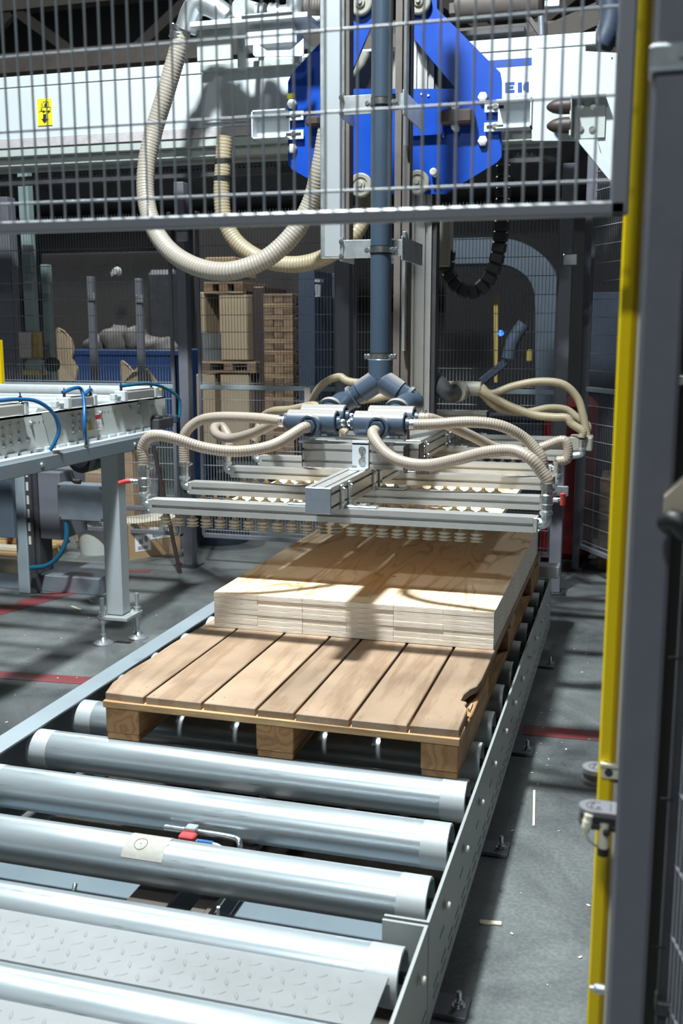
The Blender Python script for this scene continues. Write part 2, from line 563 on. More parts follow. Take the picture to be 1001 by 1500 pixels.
class MB:
    def __init__(s):
        s.v, s.f, s.sm, s.mi = [], [], [], {}

    def _add(s, vs, fs, smooth=False):
        o = len(s.v)
        s.v += [tuple(v) for v in vs]
        s.f += [tuple(i + o for i in f) for f in fs]
        s.sm += [smooth] * len(fs)
        return s

    def box(s, lo, hi, c=0.0, M=None):
        """axis box between two corners, edges chamfered by c; M an optional 4x4 applied afterwards"""
        lo, hi = Vector(lo), Vector(hi)
        lo, hi = Vector(map(min, lo, hi)), Vector(map(max, lo, hi))
        ce, h = (lo + hi) / 2, (hi - lo) / 2
        c = min(c, min(h) * 0.8)
        if c <= 1e-6:
            vs = [Vector((ce.x + sx * h.x, ce.y + sy * h.y, ce.z + sz * h.z)) for sx in (-1, 1) for sy in (-1, 1) for sz in (-1, 1)]
            fs = [(0, 1, 3, 2), (4, 6, 7, 5), (0, 4, 5, 1), (2, 3, 7, 6), (0, 2, 6, 4), (1, 5, 7, 3)]
        else:
            vs, idx = [], {}
            for sx in (-1, 1):
                for sy in (-1, 1):
                    for sz in (-1, 1):
                        for a in range(3):
                            q = [sx * (h.x - c), sy * (h.y - c), sz * (h.z - c)]
                            q[a] = (sx, sy, sz)[a] * h[a]
                            idx[(sx, sy, sz, a)] = len(vs)
                            vs.append(ce + Vector(q))
            fs = []
            for a in range(3):
                b, d = (a + 1) % 3, (a + 2) % 3
                for sa in (-1, 1):
                    q = []
                    for sb, sd in ((-1, -1), (1, -1), (1, 1), (-1, 1)):
                        k = [0, 0, 0]
                        k[a], k[b], k[d] = sa, sb, sd
                        q.append(idx[(*k, a)])
                    fs.append(tuple(q if sa > 0 else q[::-1]))
                for sb in (-1, 1):
                    for sd in (-1, 1):
                        k0, k1 = [0, 0, 0], [0, 0, 0]
                        k0[a], k0[b], k0[d] = -1, sb, sd
                        k1[a], k1[b], k1[d] = 1, sb, sd
                        q = [idx[(*k0, b)], idx[(*k1, b)], idx[(*k1, d)], idx[(*k0, d)]]
                        fs.append(tuple(q if sb * sd > 0 else q[::-1]))
            for sx in (-1, 1):
                for sy in (-1, 1):
                    for sz in (-1, 1):
                        q = [idx[(sx, sy, sz, a)] for a in range(3)]
                        fs.append(tuple(q if sx * sy * sz > 0 else q[::-1]))
        if M is not None:
            vs = [M @ v for v in vs]
        return s._add(vs, fs)

    def bar(s, p0, p1, w, h, c=0.0, up=None):
        """rectangular bar from p0 to p1, w across, h along 'up'"""
        p0, p1 = Vector(p0), Vector(p1)
        d = p1 - p0
        L = d.length
        d.normalize()
        u = Vector(up) if up else (Vector((0, 0, 1)) if abs(d.z) < 0.95 else Vector((0, 1, 0)))
        x = d.cross(u).normalized()
        u = x.cross(d).normalized()
        M = Matrix(((x.x, d.x, u.x, p0.x), (x.y, d.y, u.y, p0.y), (x.z, d.z, u.z, p0.z), (0, 0, 0, 1)))
        return s.box((-w / 2, 0, -h / 2), (w / 2, L, h / 2), c, M)

    def cyl(s, p0, p1, r, n=20, r1=None, caps=True):
        return s.lathe(p0, Vector(p1) - Vector(p0), [(r, 0), (r if r1 is None else r1, (Vector(p1) - Vector(p0)).length)], n, caps)

    def lathe(s, org, axis, prof, n=24, caps=True, sharp=True):
        """profile [(radius, distance along axis)]; sharp: each band has its own vertices"""
        u, w, d = frame_of(axis)
        org = Vector(org)
        ring = lambda r, h: [org + d * h + u * (r * math.cos(2 * math.pi * k / n)) + w * (r * math.sin(2 * math.pi * k / n)) for k in range(n)]
        if sharp:
            for (ra, ha), (rb, hb) in zip(prof, prof[1:]):
                vs = ring(ra, ha) + ring(rb, hb)
                s._add(vs, [(k, (k + 1) % n, n + (k + 1) % n, n + k) for k in range(n)], True)
        else:
            vs = []
            for r, h in prof:
                vs += ring(r, h)
            fs = []
            for i in range(len(prof) - 1):
                fs += [(i * n + k, i * n + (k + 1) % n, (i + 1) * n + (k + 1) % n, (i + 1) * n + k) for k in range(n)]
            s._add(vs, fs, True)
        if caps:
            if prof[0][0] > 1e-6:
                s._add(ring(*prof[0]), [tuple(range(n))[::-1]])
            if prof[-1][0] > 1e-6:
                s._add(ring(*prof[-1]), [tuple(range(n))])
        return s

    def tube(s, pts, r, n=10, step=0.02, rib=0.0, caps=True, raw=False, pitch=2, stripe=False):
        P = [Vector(p) for p in pts] if raw else catmull(pts, step)
        m = len(P)
        T = [(P[min(i + 1, m - 1)] - P[max(i - 1, 0)]).normalized() for i in range(m)]
        u, w, _ = frame_of(T[0])
        vs = []
        for i in range(m):
            u = (u - T[i] * u.dot(T[i])).normalized()
            w = T[i].cross(u)
            rr = r * (1 + (rib if (i % pitch) < max(1, pitch - 1) else 0))
            vs += [P[i] + u * (rr * math.cos(2 * math.pi * k / n)) + w * (rr * math.sin(2 * math.pi * k / n)) for k in range(n)]
        fs = []
        for i in range(m - 1):
            fs += [(i * n + k, i * n + (k + 1) % n, (i + 1) * n + (k + 1) % n, (i + 1) * n + k) for k in range(n)]
        if stripe:
            for i in range(m - 1):
                if i % pitch:
                    for k in range(n):
                        s.mi[len(s.f) + i * n + k] = 1
        s._add(vs, fs, True)
        if caps:
            s._add(vs[:n], [tuple(range(n))[::-1]])
            s._add(vs[-n:], [tuple(range(n))])
        return s

    def prism(s, poly, ext):
        """planar polygon (3D points) pushed along ext"""
        P = [Vector(p) for p in poly]
        e = Vector(ext)
        nrm = Vector((0, 0, 0))
        for a, b in zip(P, P[1:] + P[:1]):
            nrm += (a - P[0]).cross(b - P[0])
        if nrm.dot(e) > 0:
            P = P[::-1]
        n = len(P)
        vs = P + [p + e for p in P]
        fs = [tuple(range(n)), tuple(range(2 * n - 1, n - 1, -1))]
        fs += [((k + 1) % n, k, n + k, n + (k + 1) % n) for k in range(n)]
        return s._add(vs, fs)

    def bolt(s, p, axis, r=0.009, h=0.007, washer=True):
        p, d = Vector(p), Vector(axis).normalized()
        if washer:
            s.lathe(p, d, [(r * 1.5, 0), (r * 1.5, h * .25)], 12)
        s.lathe(p, d, [(r, 0), (r, h)], 6)
        return s

    def build(s, name, mat, parent=None, origin=None):
        o = origin
        if o is None:
            o = Vector(parent['_o']) if parent is not None and '_o' in parent else Vector((0, 0, 0))
        me = bpy.data.meshes.new(name)
        me.from_pydata([tuple(Vector(v) - Vector(o)) for v in s.v], [], s.f)
        me.polygons.foreach_set('use_smooth', s.sm)
        me.materials.append(MATS[mat] if isinstance(mat, str) else mat)
        if s.mi:
            me.materials.append(MATS[mat + '_groove'])
            for k in s.mi:
                me.polygons[k].material_index = 1
        me.update()
        ob = bpy.data.objects.new(name, me)
        col.objects.link(ob)
        if parent is not None:
            ob.parent = parent
            ob['_o'] = tuple(o)
        else:
            ob.location = o
            ob['_o'] = tuple(o)
        return ob


def tag(o, label=None, cat=None, group=None, kind=None):
    if label:
        o['label'] = label
    if cat:
        o['category'] = cat
    if group:
        o['group'] = group
    if kind:
        o['kind'] = kind
    return o


def thing(name, label, cat, loc, group=None):
    o = bpy.data.objects.new(name, None)
    o.empty_display_size = 0.05
    o.location = loc
    o['_o'] = tuple(loc)
    col.objects.link(o)
    return tag(o, label, cat, group)


def single(name, mb, mat, label, cat, group=None, origin=(0, 0, 0)):
    return tag(mb.build(name, mat, None, origin), label, cat, group)


def copy_part(src, parent, offset=(0, 0, 0)):
    c = src.copy()
    c.parent = parent
    c.location = Vector(src.location) + Vector(offset)
    col.objects.link(c)
    return c


def strut_poly(w, h, slots_w, slots_h, sw=0.009, sd=0.010):
    """outline of an extruded slotted profile: list of (x, z) around the origin"""
    pts = []

    def side(a, b, nslots, L):
        ax, ay = a
        bx, by = b
        dx, dy = (bx - ax) / L, (by - ay) / L
        nx, ny = -dy, dx
        pts.append(a)
        for k in range(nslots):
            c = L * (k + 0.5) / nslots
            for t, dd in ((c - sw / 2, 0), (c - sw / 2, sd), (c + sw / 2, sd), (c + sw / 2, 0)):
                pts.append((ax + dx * t + nx * dd, ay + dy * t + ny * dd))
    side((-w / 2, -h / 2), (w / 2, -h / 2), slots_w, w)
    side((w / 2, -h / 2), (w / 2, h / 2), slots_h, h)
    side((w / 2, h / 2), (-w / 2, h / 2), slots_w, w)
    side((-w / 2, h / 2), (-w / 2, -h / 2), slots_h, h)
    return pts


def strut(mb, p0, p1, w, h, nw, nh, xdir, zdir, sw=0.009, sd=0.010):
    x, z = Vector(xdir), Vector(zdir)
    p0, p1 = Vector(p0), Vector(p1)
    poly = [p0 + x * a + z * b for a, b in strut_poly(w, h, nw, nh, sw, sd)]
    return mb.prism(poly, p1 - p0)

# ================================================================== SETTING
def struct(name, mb, mat):
    return tag(mb.build(name, mat), None, None, None, 'structure')


struct('floor', MB().box((-11, -4.5, -0.1), (5, 14.5, 0)), 'floor')
struct('ceiling', MB().box((-11, -4.5, 7.2), (5, 14.5, 7.3)), 'roof_dark')
struct('wall_back', MB().box((-11, 14.4, 0), (5, 14.5, 7.2)), 'wall_dark')
struct('wall_left', MB().box((-11, -4.5, 0), (-10.9, 14.4, 7.2)), 'wall_dark')
struct('wall_right', MB().box((4.9, -4.5, 0), (5, 14.4, 7.2)), 'wall_dark')

# roof trusses seen above the gantry beam
for i, (y, lab) in enumerate(((9.0, 'nearer dark steel roof truss with slanting braces above the white beam'),
                              (12.2, 'further roof truss with slanting braces, half lost in the dark'))):
    t = thing('roof_truss', lab, 'truss', (-3.0, y, 5.6), 'roof trusses')
    for z in (3.80, 4.56):
        MB().bar((-10.5, y, z), (4.5, y, z), 0.14, 0.16).build('chord', 'truss', t)
    for k in range(9):
        x0 = -5.75 + (k - 2) * 1.85 - (0.4 if i else 0)
        MB().bar((x0, y, 4.50), (x0 - 0.92, y, 3.85), 0.07, 0.09).build('brace', 'truss', t)
        MB().bar((x0, y, 4.50), (x0 + 0.92, y, 3.85), 0.07, 0.09).build('brace', 'truss', t)
t = thing('roof_beam', 'long dark purlin running under the roof at the left', 'beam', (-6, 7.4, 3.6))
MB().box((-10.6, 7.32, 3.50), (-1.6, 7.48, 3.64)).build('beam', 'brown_steel', t)


# painted floor lines
def floor_line(pts, w, label):
    mb = MB()
    P = [Vector((x, y, 0.0012)) for x, y in pts]
    d = (P[1] - P[0]).normalized()
    n = Vector((-d.y, d.x, 0)) * w / 2
    mb.prism([P[0] - n, P[1] - n, P[1] + n, P[0] + n], (0, 0, 0.0008))
    return single('floor_line', mb, 'red_paint', label, 'floor marking', 'red lines painted on the floor', (P[0].x, P[0].y, 0.0012))


floor_line([(-3.55, 4.10), (-3.20, 5.30)], 0.15, 'worn red line on the floor running away beyond the table leg')
floor_line([(-2.95, 3.82), (-1.80, 3.92)], 0.095, 'red floor line ending at the near left conveyor rail')
floor_line([(-0.36, 3.835), (0.9, 3.90)], 0.10, 'faded red floor line right of the conveyor')
floor_line([(-3.30, 5.80), (-2.98, 5.90)], 0.07, 'short worn red line behind the table leg, by the labelled box')


# ================================================================== ROLLER CONVEYORS
RZ, RR = 0.324, 0.0575            # top of rollers, roller radius
RXL, RXR = -1.729, -0.388         # roller ends
PITCH_R = 0.265


def conveyor(name, label, y0, y1, roller_ys, far):
    t = thing(name, label, 'conveyor', (-1.05, (y0 + y1) / 2, 0), 'roller conveyors')
    # right rail: channel, flange at each end turned inwards
    rr = MB()
    rr.box((-0.366, y0, 0.075), (-0.359, y1, 0.323))
    rr.box((-0.400, y0, 0.075), (-0.366, y1, 0.082))
    side = rr.build('side_rail', 'rail_paint', t)
    ends = [y0 + 0.0035, y1 - 0.0035]
    for k, ye in enumerate(ends):
        fl = MB().box((-0.455, ye - 0.0035, 0.12), (-0.366, ye + 0.0035, 0.323)).build('end_flange', 'rail_paint', t)
        s_ = -1 if k == 0 else 1
        MB().cyl((-0.425, ye + 0.0038 * s_, 0.306), (-0.425, ye + 0.0042 * s_, 0.306), 0.0065, 12).build('hole', 'print_black', fl)
    # bolts on the outer face, one per roller, and slotted holes
    bz = MB()
    for y in roller_ys:
        if y0 + 0.02 < y < y1 - 0.02:
            bz.lathe((-0.359, y + 0.01, 0.262), (1, 0, 0), [(0.013, 0), (0.013, 0.002), (0.0095, 0.002), (0.0095, 0.012), (0.007, 0.015)], 12)
    b_ob = bz.build('bolt', 'bucket_white', side)
    b_ob['kind'] = 'stuff'
    sl = MB()
    y = y0 + 0.06
    while y < y1 - 0.06:
        for z in (0.110, 0.135):
            sl.box((-0.3592, y, z - 0.003), (-0.3584, y + 0.055, z + 0.003))
        y += 0.092
    y = y0 + 0.13
    while y < y1 - 0.06:
        sl.box((-0.3592, y, 0.205), (-0.3584, y + 0.05, 0.211))
        y += PITCH_R
    s_ob = sl.build('slot', 'slot_shade', side)
    s_ob['kind'] = 'stuff'
    # left rail: channel with a wide top flange
    lr = MB()
    lr.box((-1.792, y0, 0.075), (-1.785, y1, 0.330))
    lr.box((-1.785, y0, 0.3255), (-1.714, y1, 0.3315))
    lr.box((-1.785, y0, 0.075), (-1.74, y1, 0.082))
    lr.build('side_rail', 'frame_grey', t)
    # rollers
    src = None
    for y in roller_ys:
        if src is None:
            mb = MB()
            L = RXR - RXL
            mb.lathe((RXL, y, RZ - RR), (1, 0, 0), [(RR - 0.006, 0.0), (RR, 0.0015), (RR, L - 0.0015), (RR - 0.005, L)], 48, False, True)
            mb.lathe((RXL + L, y, RZ - RR), (-1, 0, 0), [(RR - 0.005, 0), (RR - 0.006, 0.030)], 40, False)
            mb.lathe((RXL, y, RZ - RR), (1, 0, 0), [(RR - 0.006, 0), (RR - 0.007, 0.030)], 40, False)
            src = mb.build('roller', 'roller_steel', t, (0, y, 0))
            src.location = Vector((0, y, 0)) - Vector(t['_o'])
            subs = []
            bd = MB()
            bd.lathe((RXL + 0.0015, y, RZ - RR), (1, 0, 0), [(RR + 0.0002, 0), (RR + 0.0006, 0.002), (RR + 0.0006, 0.066), (RR + 0.0001, 0.067)], 48, False)
            subs.append(bd.build('end_band', 'roller_band', src, (0, y, 0)))
            bd = MB()
            bd.lathe((RXL + L - 0.0685, y, RZ - RR), (1, 0, 0), [(RR + 0.0001, 0), (RR + 0.0006, 0.001), (RR + 0.0006, 0.066), (RR + 0.0002, 0.067)], 48, False)
            subs.append(bd.build('end_band', 'roller_band', src, (0, y, 0)))
            for x, d in ((RXL + 0.03, -1), (RXR - 0.03, 1)):
                ep = MB()
                ep.cyl((x, y, RZ - RR), (x + d * 0.004, y, RZ - RR), RR - 0.0065, 32)
                ep.cyl((x, y, RZ - RR), (x + d * 0.042, y, RZ - RR), 0.012, 12)
                subs.append(ep.build('end_bearing', 'black_plastic', src, (0, y, 0)))
            y_src = y
        else:
            c = copy_part(src, t, (0, y - y_src, 0))
            for sb in subs:
                copy_part(sb, c)
    return t


far_rollers = [2.08 + PITCH_R * k for k in range(12)]
conv = conveyor('roller_conveyor', 'grey roller conveyor with steel rollers carrying the wooden pallet', 1.915, 5.06, far_rollers, True)
near = conveyor('roller_conveyor', 'near roller conveyor with a chequer plate between its rollers, at the bottom edge', 0.95, 1.905, [1.80, 1.535, 1.27], False)

# foot brackets bolted to the floor, right of the conveyor (parts of the conveyors)
for y, par in ((3.62, conv), (2.86, conv), (2.10, conv), (4.65, conv), (1.25, near)):
    fb = MB().box((-0.46, y - 0.04, 0.0), (-0.300, y + 0.04, 0.012), 0.002)
    fb.box((-0.40, y - 0.04, 0.012), (-0.392, y + 0.04, 0.10))
    o = fb.build('foot_bracket', 'fence_grey', par)
    MB().bolt((-0.322, y, 0.012), (0, 0, 1), 0.011, 0.012).lathe((-0.322, y, 0.02), (0, 0, 1), [(0.006, 0), (0.006, 0.028)], 10).build('anchor_bolt', 'zinc_fitting', o)
for y, par in ((3.0, conv), (4.4, conv), (2.15, conv)):
    MB().box((-1.76, y - 0.03, 0.0), (-1.70, y + 0.03, 0.075), 0.002).build('foot_bracket', 'frame_grey', par)

# underside fittings of the far conveyor: cross channel, brown cable channels, sensor on a bent tube
o = MB().box((-1.785, 2.118, 0.114), (-0.375, 2.36, 0.120)).build('cross_plate', 'rail_slate', conv)
MB().box((-1.785, 2.112, 0.108), (-0.375, 2.118, 0.124)).build('cross_lip', 'frame_grey', conv)
for y in (2.95, 4.0, 4.9):
    MB().box((-1.785, y - 0.03, 0.075), (-0.366, y + 0.03, 0.115), 0.003).build('cross_member', 'frame_grey', conv)
MB().box((-1.106, 1.985, 0.188), (-1.002, 2.75, 0.200), 0.002).build('cable_channel', 'brown_steel', conv)
MB().box((-0.942, 1.985, 0.188), (-0.905, 2.75, 0.200), 0.002).build('cable_channel', 'brown_steel', conv)
MB().box((-0.903, 1.985, 0.185), (-0.893, 2.75, 0.204)).build('cable_channel', 'brown_steel', conv)
sb = MB().tube([(-1.125, 2.262, 0.258), (-1.02, 2.262, 0.258), (-0.935, 2.260, 0.256), (-0.912, 2.250, 0.245), (-0.908, 2.240, 0.165)], 0.0075, 12, 0.008).build('sensor_tube', 'zinc_fitting', conv)
MB().box((-1.066, 2.212, 0.240), (-1.022, 2.240, 0.268), 0.004).build('sensor_head', 'sticker_red', sb)
MB().box((-1.062, 2.240, 0.248), (-1.030, 2.270, 0.274), 0.002).build('sensor_clamp', 'zinc_fitting', sb)
cb = MB().tube([(-1.020, 2.225, 0.252), (-0.985, 2.225, 0.252), (-0.955, 2.223, 0.248), (-0.93, 2.215, 0.230), (-0.925, 2.20, 0.165)], 0.004, 8, 0.006)
cb.build('sensor_cable', 'bucket_white', sb)
MB().cyl((-1.018, 2.225, 0.252), (-0.975, 2.225, 0.252), 0.0065, 12).build('cable_plug', 'air_blue', sb)
MB().tube([(-1.235, 2.00, 0.225), (-1.235, 1.99, 0.21), (-1.25, 1.98, 0.165)], 0.006, 10, 0.006).build('grease_nipple', 'zinc_fitting', conv)
MB().tube([(-0.90, 2.02, 0.18), (-0.88, 2.0, 0.185), (-0.865, 1.99, 0.20), (-0.86, 1.985, 0.235)], 0.004, 8, 0.006).build('cable', 'bucket_white', conv)
# dark dust and grime heaped on the floor below the rollers
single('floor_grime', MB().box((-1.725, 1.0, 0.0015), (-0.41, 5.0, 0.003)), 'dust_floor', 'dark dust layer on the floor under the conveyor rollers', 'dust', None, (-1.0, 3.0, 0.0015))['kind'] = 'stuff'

# chequer plates of the near conveyor: raised lozenges in two directions
def chequer(y0, y1, z, label_part):
    pl = MB().box((-1.70, y0, z - 0.005), (-0.405, y1, z), 0.0)
    ob = pl.build(label_part, 'chequer_steel', near)
    mb = MB()
    nx = int(1.29 / 0.034)
    ny = max(1, int((y1 - y0) / 0.034))
    for i in range(nx):
        for j in range(ny):
            cx, cy = -1.685 + i * 0.034, y0 + 0.02 + j * 0.034
            a = R(35) if (i + j) % 2 else R(-65)
            c_, s_ = math.cos(a), math.sin(a)
            pts = [(cx + c_ * u - s_ * v, cy + s_ * u + c_ * v) for u, v in ((-0.014, 0), (-0.004, -0.0035), (0.004, -0.0035), (0.014, 0), (0.004, 0.0035), (-0.004, 0.0035))]
            top = [(cx + c_ * u - s_ * v, cy + s_ * u + c_ * v) for u, v in ((-0.010, 0), (-0.003, -0.002), (0.003, -0.002), (0.010, 0), (0.003, 0.002), (-0.003, 0.002))]
            vs = [(x, y, z) for x, y in pts] + [(x, y, z + 0.0013) for x, y in top]
            mb._add(vs, [(k, (k + 1) % 6, 6 + (k + 1) % 6, 6 + k) for k in range(6)] + [tuple(range(6, 12))])
    st = mb.build('tread_lozenge', 'chequer_steel', ob)
    st['kind'] = 'stuff'


chequer(1.590, 1.746, 0.302, 'chequer_plate')
chequer(1.325, 1.481, 0.302, 'chequer_plate')

# tape patch with a pencilled circle on the second full roller
tp = MB()
n = 14
for sgn in (0,):
    vs = []
    for k in range(n + 1):
        a = R(150 - k * 6.5)
        for x in (-1.128, -1.022):
            jag = 0.002 * math.sin(k * 7.3) if x > -1.05 else 0
            vs.append((x + jag, 2.08 + (RR + 0.0009) * math.cos(a), RZ - RR + (RR + 0.0009) * math.sin(a)))
    tp._add(vs, [(2 * k, 2 * k + 1, 2 * k + 3, 2 * k + 2) for k in range(n)], True)
tpo = single('tape_patch', tp, 'roller_band', 'pale tape patch with a drawn circle stuck on a steel roller', 'tape', None, (-1.08, 2.08, RZ))
MATS['tape'] = pmat('tape', (0.36, 0.35, 0.315), 0.7, var=0.12, scale=60)
tpo.data.materials[0] = MATS['tape']
ci = []
for k in range(25):
    a = 2 * math.pi * k / 24
    dx, ds = 0.016 * math.cos(a), 0.016 * math.sin(a)
    th = R(112) + ds / RR
    ci.append((-1.088 + dx, 2.08 + (RR + 0.0013) * math.cos(th), RZ - RR + (RR + 0.0013) * math.sin(th)))
MB().tube(ci, 0.0006, 5, raw=True, caps=False).build('drawn_circle', 'print_black', tpo)
th = R(112)
MB().lathe((-1.088, 2.08 + (RR + 0.0012) * math.cos(th), RZ - RR + (RR + 0.0012) * math.sin(th)), (0, math.cos(th), math.sin(th)), [(0.0013, 0), (0.0013, 0.0004)], 8).build('drawn_dot', 'print_black', tpo)

# end stop plates past the conveyor end
t = thing('conveyor_end_stop', 'pale steel stop plate across the far end of the conveyor', 'stop', (-0.42, 5.22, 0))
MB().box((-0.52, 5.15, 0.30), (-0.33, 5.25, 0.36), 0.004).build('stop_plate', 'rail_paint', t)
MB().box((-0.45, 5.17, 0.0), (-0.40, 5.23, 0.30), 0.004).build('upright', 'rail_paint', t)

# ================================================================== PALLET
PX0, PX1, PY0, PY1 = -1.480, -0.416, 2.605, 5.00
pal = thing('pallet', 'worn wooden pallet with broken right deck board, on the rollers under the boards', 'pallet', (-0.95, 3.8, RZ))
for x0, x1 in ((PX0, PX0 + 0.108), (-1.0, -0.888), (-0.520, PX1)):
    MB().box((x0 + 0.002, PY0 + 0.004, RZ + 0.0005), (x1 - 0.002, PY1, RZ + 0.0215), 0.0025).build('bottom_board', 'block_wood', pal)
    for y0, y1 in ((PY0, 3.20), (3.73, 3.94), (4.60, PY1)):
        MB().box((x0, y0 + random.uniform(0, .006), RZ + 0.0222), (x1, y1, RZ + 0.1005), 0.003).build('block', 'block_wood', pal)
for y0, y1 in ((PY0 - 0.006, PY0 + 0.092), (3.78, 3.90), (4.88, PY1)):
    MB().box((PX0 - 0.004, y0, RZ + 0.101), (PX1 + 0.004, y1, RZ + 0.1225), 0.002).build('cross_board', 'cross_wood', pal)
edges = [-1.482, -1.349, -1.166, -0.998, -0.883, -0.719, -0.555, -0.412]
zt0, zt1 = RZ + 0.1230, RZ + 0.1455
for k in range(7):
    a, b = edges[k] + 0.0045, edges[k + 1] - 0.0045
    if k == 6:
        out = [(a, PY0), (b, PY0 + 0.004), (b - 0.002, PY0 + 0.16), (b - 0.014, PY0 + 0.19), (b - 0.012, PY0 + 0.215), (b - 0.034, PY0 + 0.222),
               (b - 0.031, PY0 + 0.285), (b - 0.020, PY0 + 0.335), (b - 0.005, PY0 + 0.365), (b, PY0 + 0.43), (b, PY1), (a, PY1)]
    elif k == 0:
        out = [(a - 0.002, PY0 + 0.006), (b, PY0), (b, PY1), (a, PY1), (a - 0.004, PY0 + 0.82), (a - 0.012, PY0 + 0.66), (a - 0.022, PY0 + 0.50), (a - 0.020, PY0 + 0.34), (a - 0.028, PY0 + 0.20), (a - 0.024, PY0 + 0.09), (a - 0.008, PY0 + 0.03)]
    else:
        j = random.uniform(-0.004, 0.006)
        out = [(a, PY0 + j), (b, PY0 + j + random.uniform(-.003, .003)), (b, PY1), (a, PY1)]
    mb = MB()
    dz = random.uniform(-0.001, 0.001)
    n = len(out)
    c = 0.0025
    cx, cy = sum(p[0] for p in out) / n, sum(p[1] for p in out) / n
    ins = []
    for (x, y) in out:
        ins.append((x + (c if x < cx else -c), y + (c if y < cy else -c)))
    vs = [(x, y, zt0) for x, y in out] + [(x, y, zt1 - c + dz) for x, y in out] + [(x, y, zt1 + dz) for x, y in ins]
    fs = [tuple(range(n))[::-1], tuple(range(2 * n, 3 * n))]
    for q in range(2):
        fs += [(q * n + i, q * n + (i + 1) % n, (q + 1) * n + (i + 1) % n, (q + 1) * n + i) for i in range(n)]
    mb._add(vs, fs)
    ob = mb.build('deck_board', 'deck_wood', pal)
    nm = MB()
    for yy in (PY0 + 0.03, PY0 + 0.065, 3.82, 3.86, PY1 - 0.04):
        for xx in (a + 0.03, b - 0.03 if k < 6 else b - 0.05):
            nm.lathe((xx + random.uniform(-.015, .015), yy + random.uniform(-.014, .014), zt1 + dz - 0.0004), (0, 0, 1), [(0.0024, 0), (0.0024, 0.0006)], 8)
    nm.build('nail_head', 'old_wood', ob)['kind'] = 'stuff'
# splinter beside the break
MB().prism([(-0.424, PY0 + 0.205, RZ + 0.124), (-0.414, PY0 + 0.19, RZ + 0.124), (-0.415, PY0 + 0.25, RZ + 0.124), (-0.421, PY0 + 0.24, RZ + 0.124)], (0, 0, 0.010)).build('splinter', 'deck_wood', pal)

# ================================================================== PLYWOOD BOARDS
SZ0 = zt1 + 0.0015
BX = [-1.436, -1.268, -1.099, -0.936, -0.768, -0.595, -0.421]
BY0, BY1 = 3.338, 4.93
TH = 0.0181
ordc = ['leftmost', 'second from left', 'third from left', 'third from right', 'second from right', 'rightmost']
ordl = ['bottom', 'second lowest', 'third lowest', 'middle', 'third highest', 'second highest', 'top']
for lz in range(7):
    for cx in range(6):
        jx = random.uniform(-0.0004, 0.0004)
        jy = random.uniform(-0.0012, 0.0012) + (lz % 3 - 1) * 0.0012
        z = SZ0 + lz * (TH + 0.0004)
        mb = MB().box((BX[cx] + 0.0003 + jx, BY0 + jy, z), (BX[cx + 1] - 0.0003 + jx, BY1 + jy, z + TH), 0.0005)
        single('plywood_board', mb, 'plywood', 'pale plywood board, %s in the %s layer of the stack' % (ordc[cx], ordl[lz]), 'board',
               'plywood boards stacked on the pallet', (-0.93, 3.338, SZ0 + (lz * (TH + 0.0004))))

# layer of boards held up by the gripper cups
GXC = -0.945
CUPZ = 0.872
CUPZ2 = 0.881                    # cups that carry boards are squeezed a little
for k in range(6):
    w = 0.176
    x0 = -1.515 + k * (w + 0.0025)
    mb = MB().box((x0, 3.505, CUPZ2 - TH), (x0 + w, 4.98, CUPZ2 - 0.0003), 0.0009)
    single('plywood_board', mb, 'plywood', 'bright plywood board held up under the suction cups, %s' % ordc[k], 'board',
           'plywood boards lifted by the gripper', (-0.93, 3.338, CUPZ2 - TH))

# ================================================================== VACUUM GRIPPER
BZ0, BZ1 = 0.916, 0.963           # bars
rows = [3.18, 3.60, 4.07, 4.48, 5.05, 5.36, 5.72]
XLS = [-1.578, -1.620, -1.635, -1.660, -1.63, -1.63, -1.63]
XRS = [-0.285, -0.304, -0.328, -0.345, -0.30, -0.29, -0.29]
grip = thing('vacuum_gripper', 'aluminium vacuum gripper frame with rows of suction cups above the plywood boards', 'gripper', (GXC, 4.5, 0.92))

# one suction cup (bellows), shared by all
def cup_profile(z0, zb=None):
    H = z0 - (zb or CUPZ)
    return [(0.0075, 0), (0.0075, 0.010), (0.0085, 0.012), (0.011, 0.015), (0.0205, 0.0195), (0.0210, 0.0210), (0.0120, 0.0255), (0.0120, 0.0270),
            (0.0208, H - 0.0125), (0.0212, H - 0.011), (0.0125, H - 0.007), (0.0130, H - 0.006), (0.0215, H - 0.0005), (0.0195, H)]


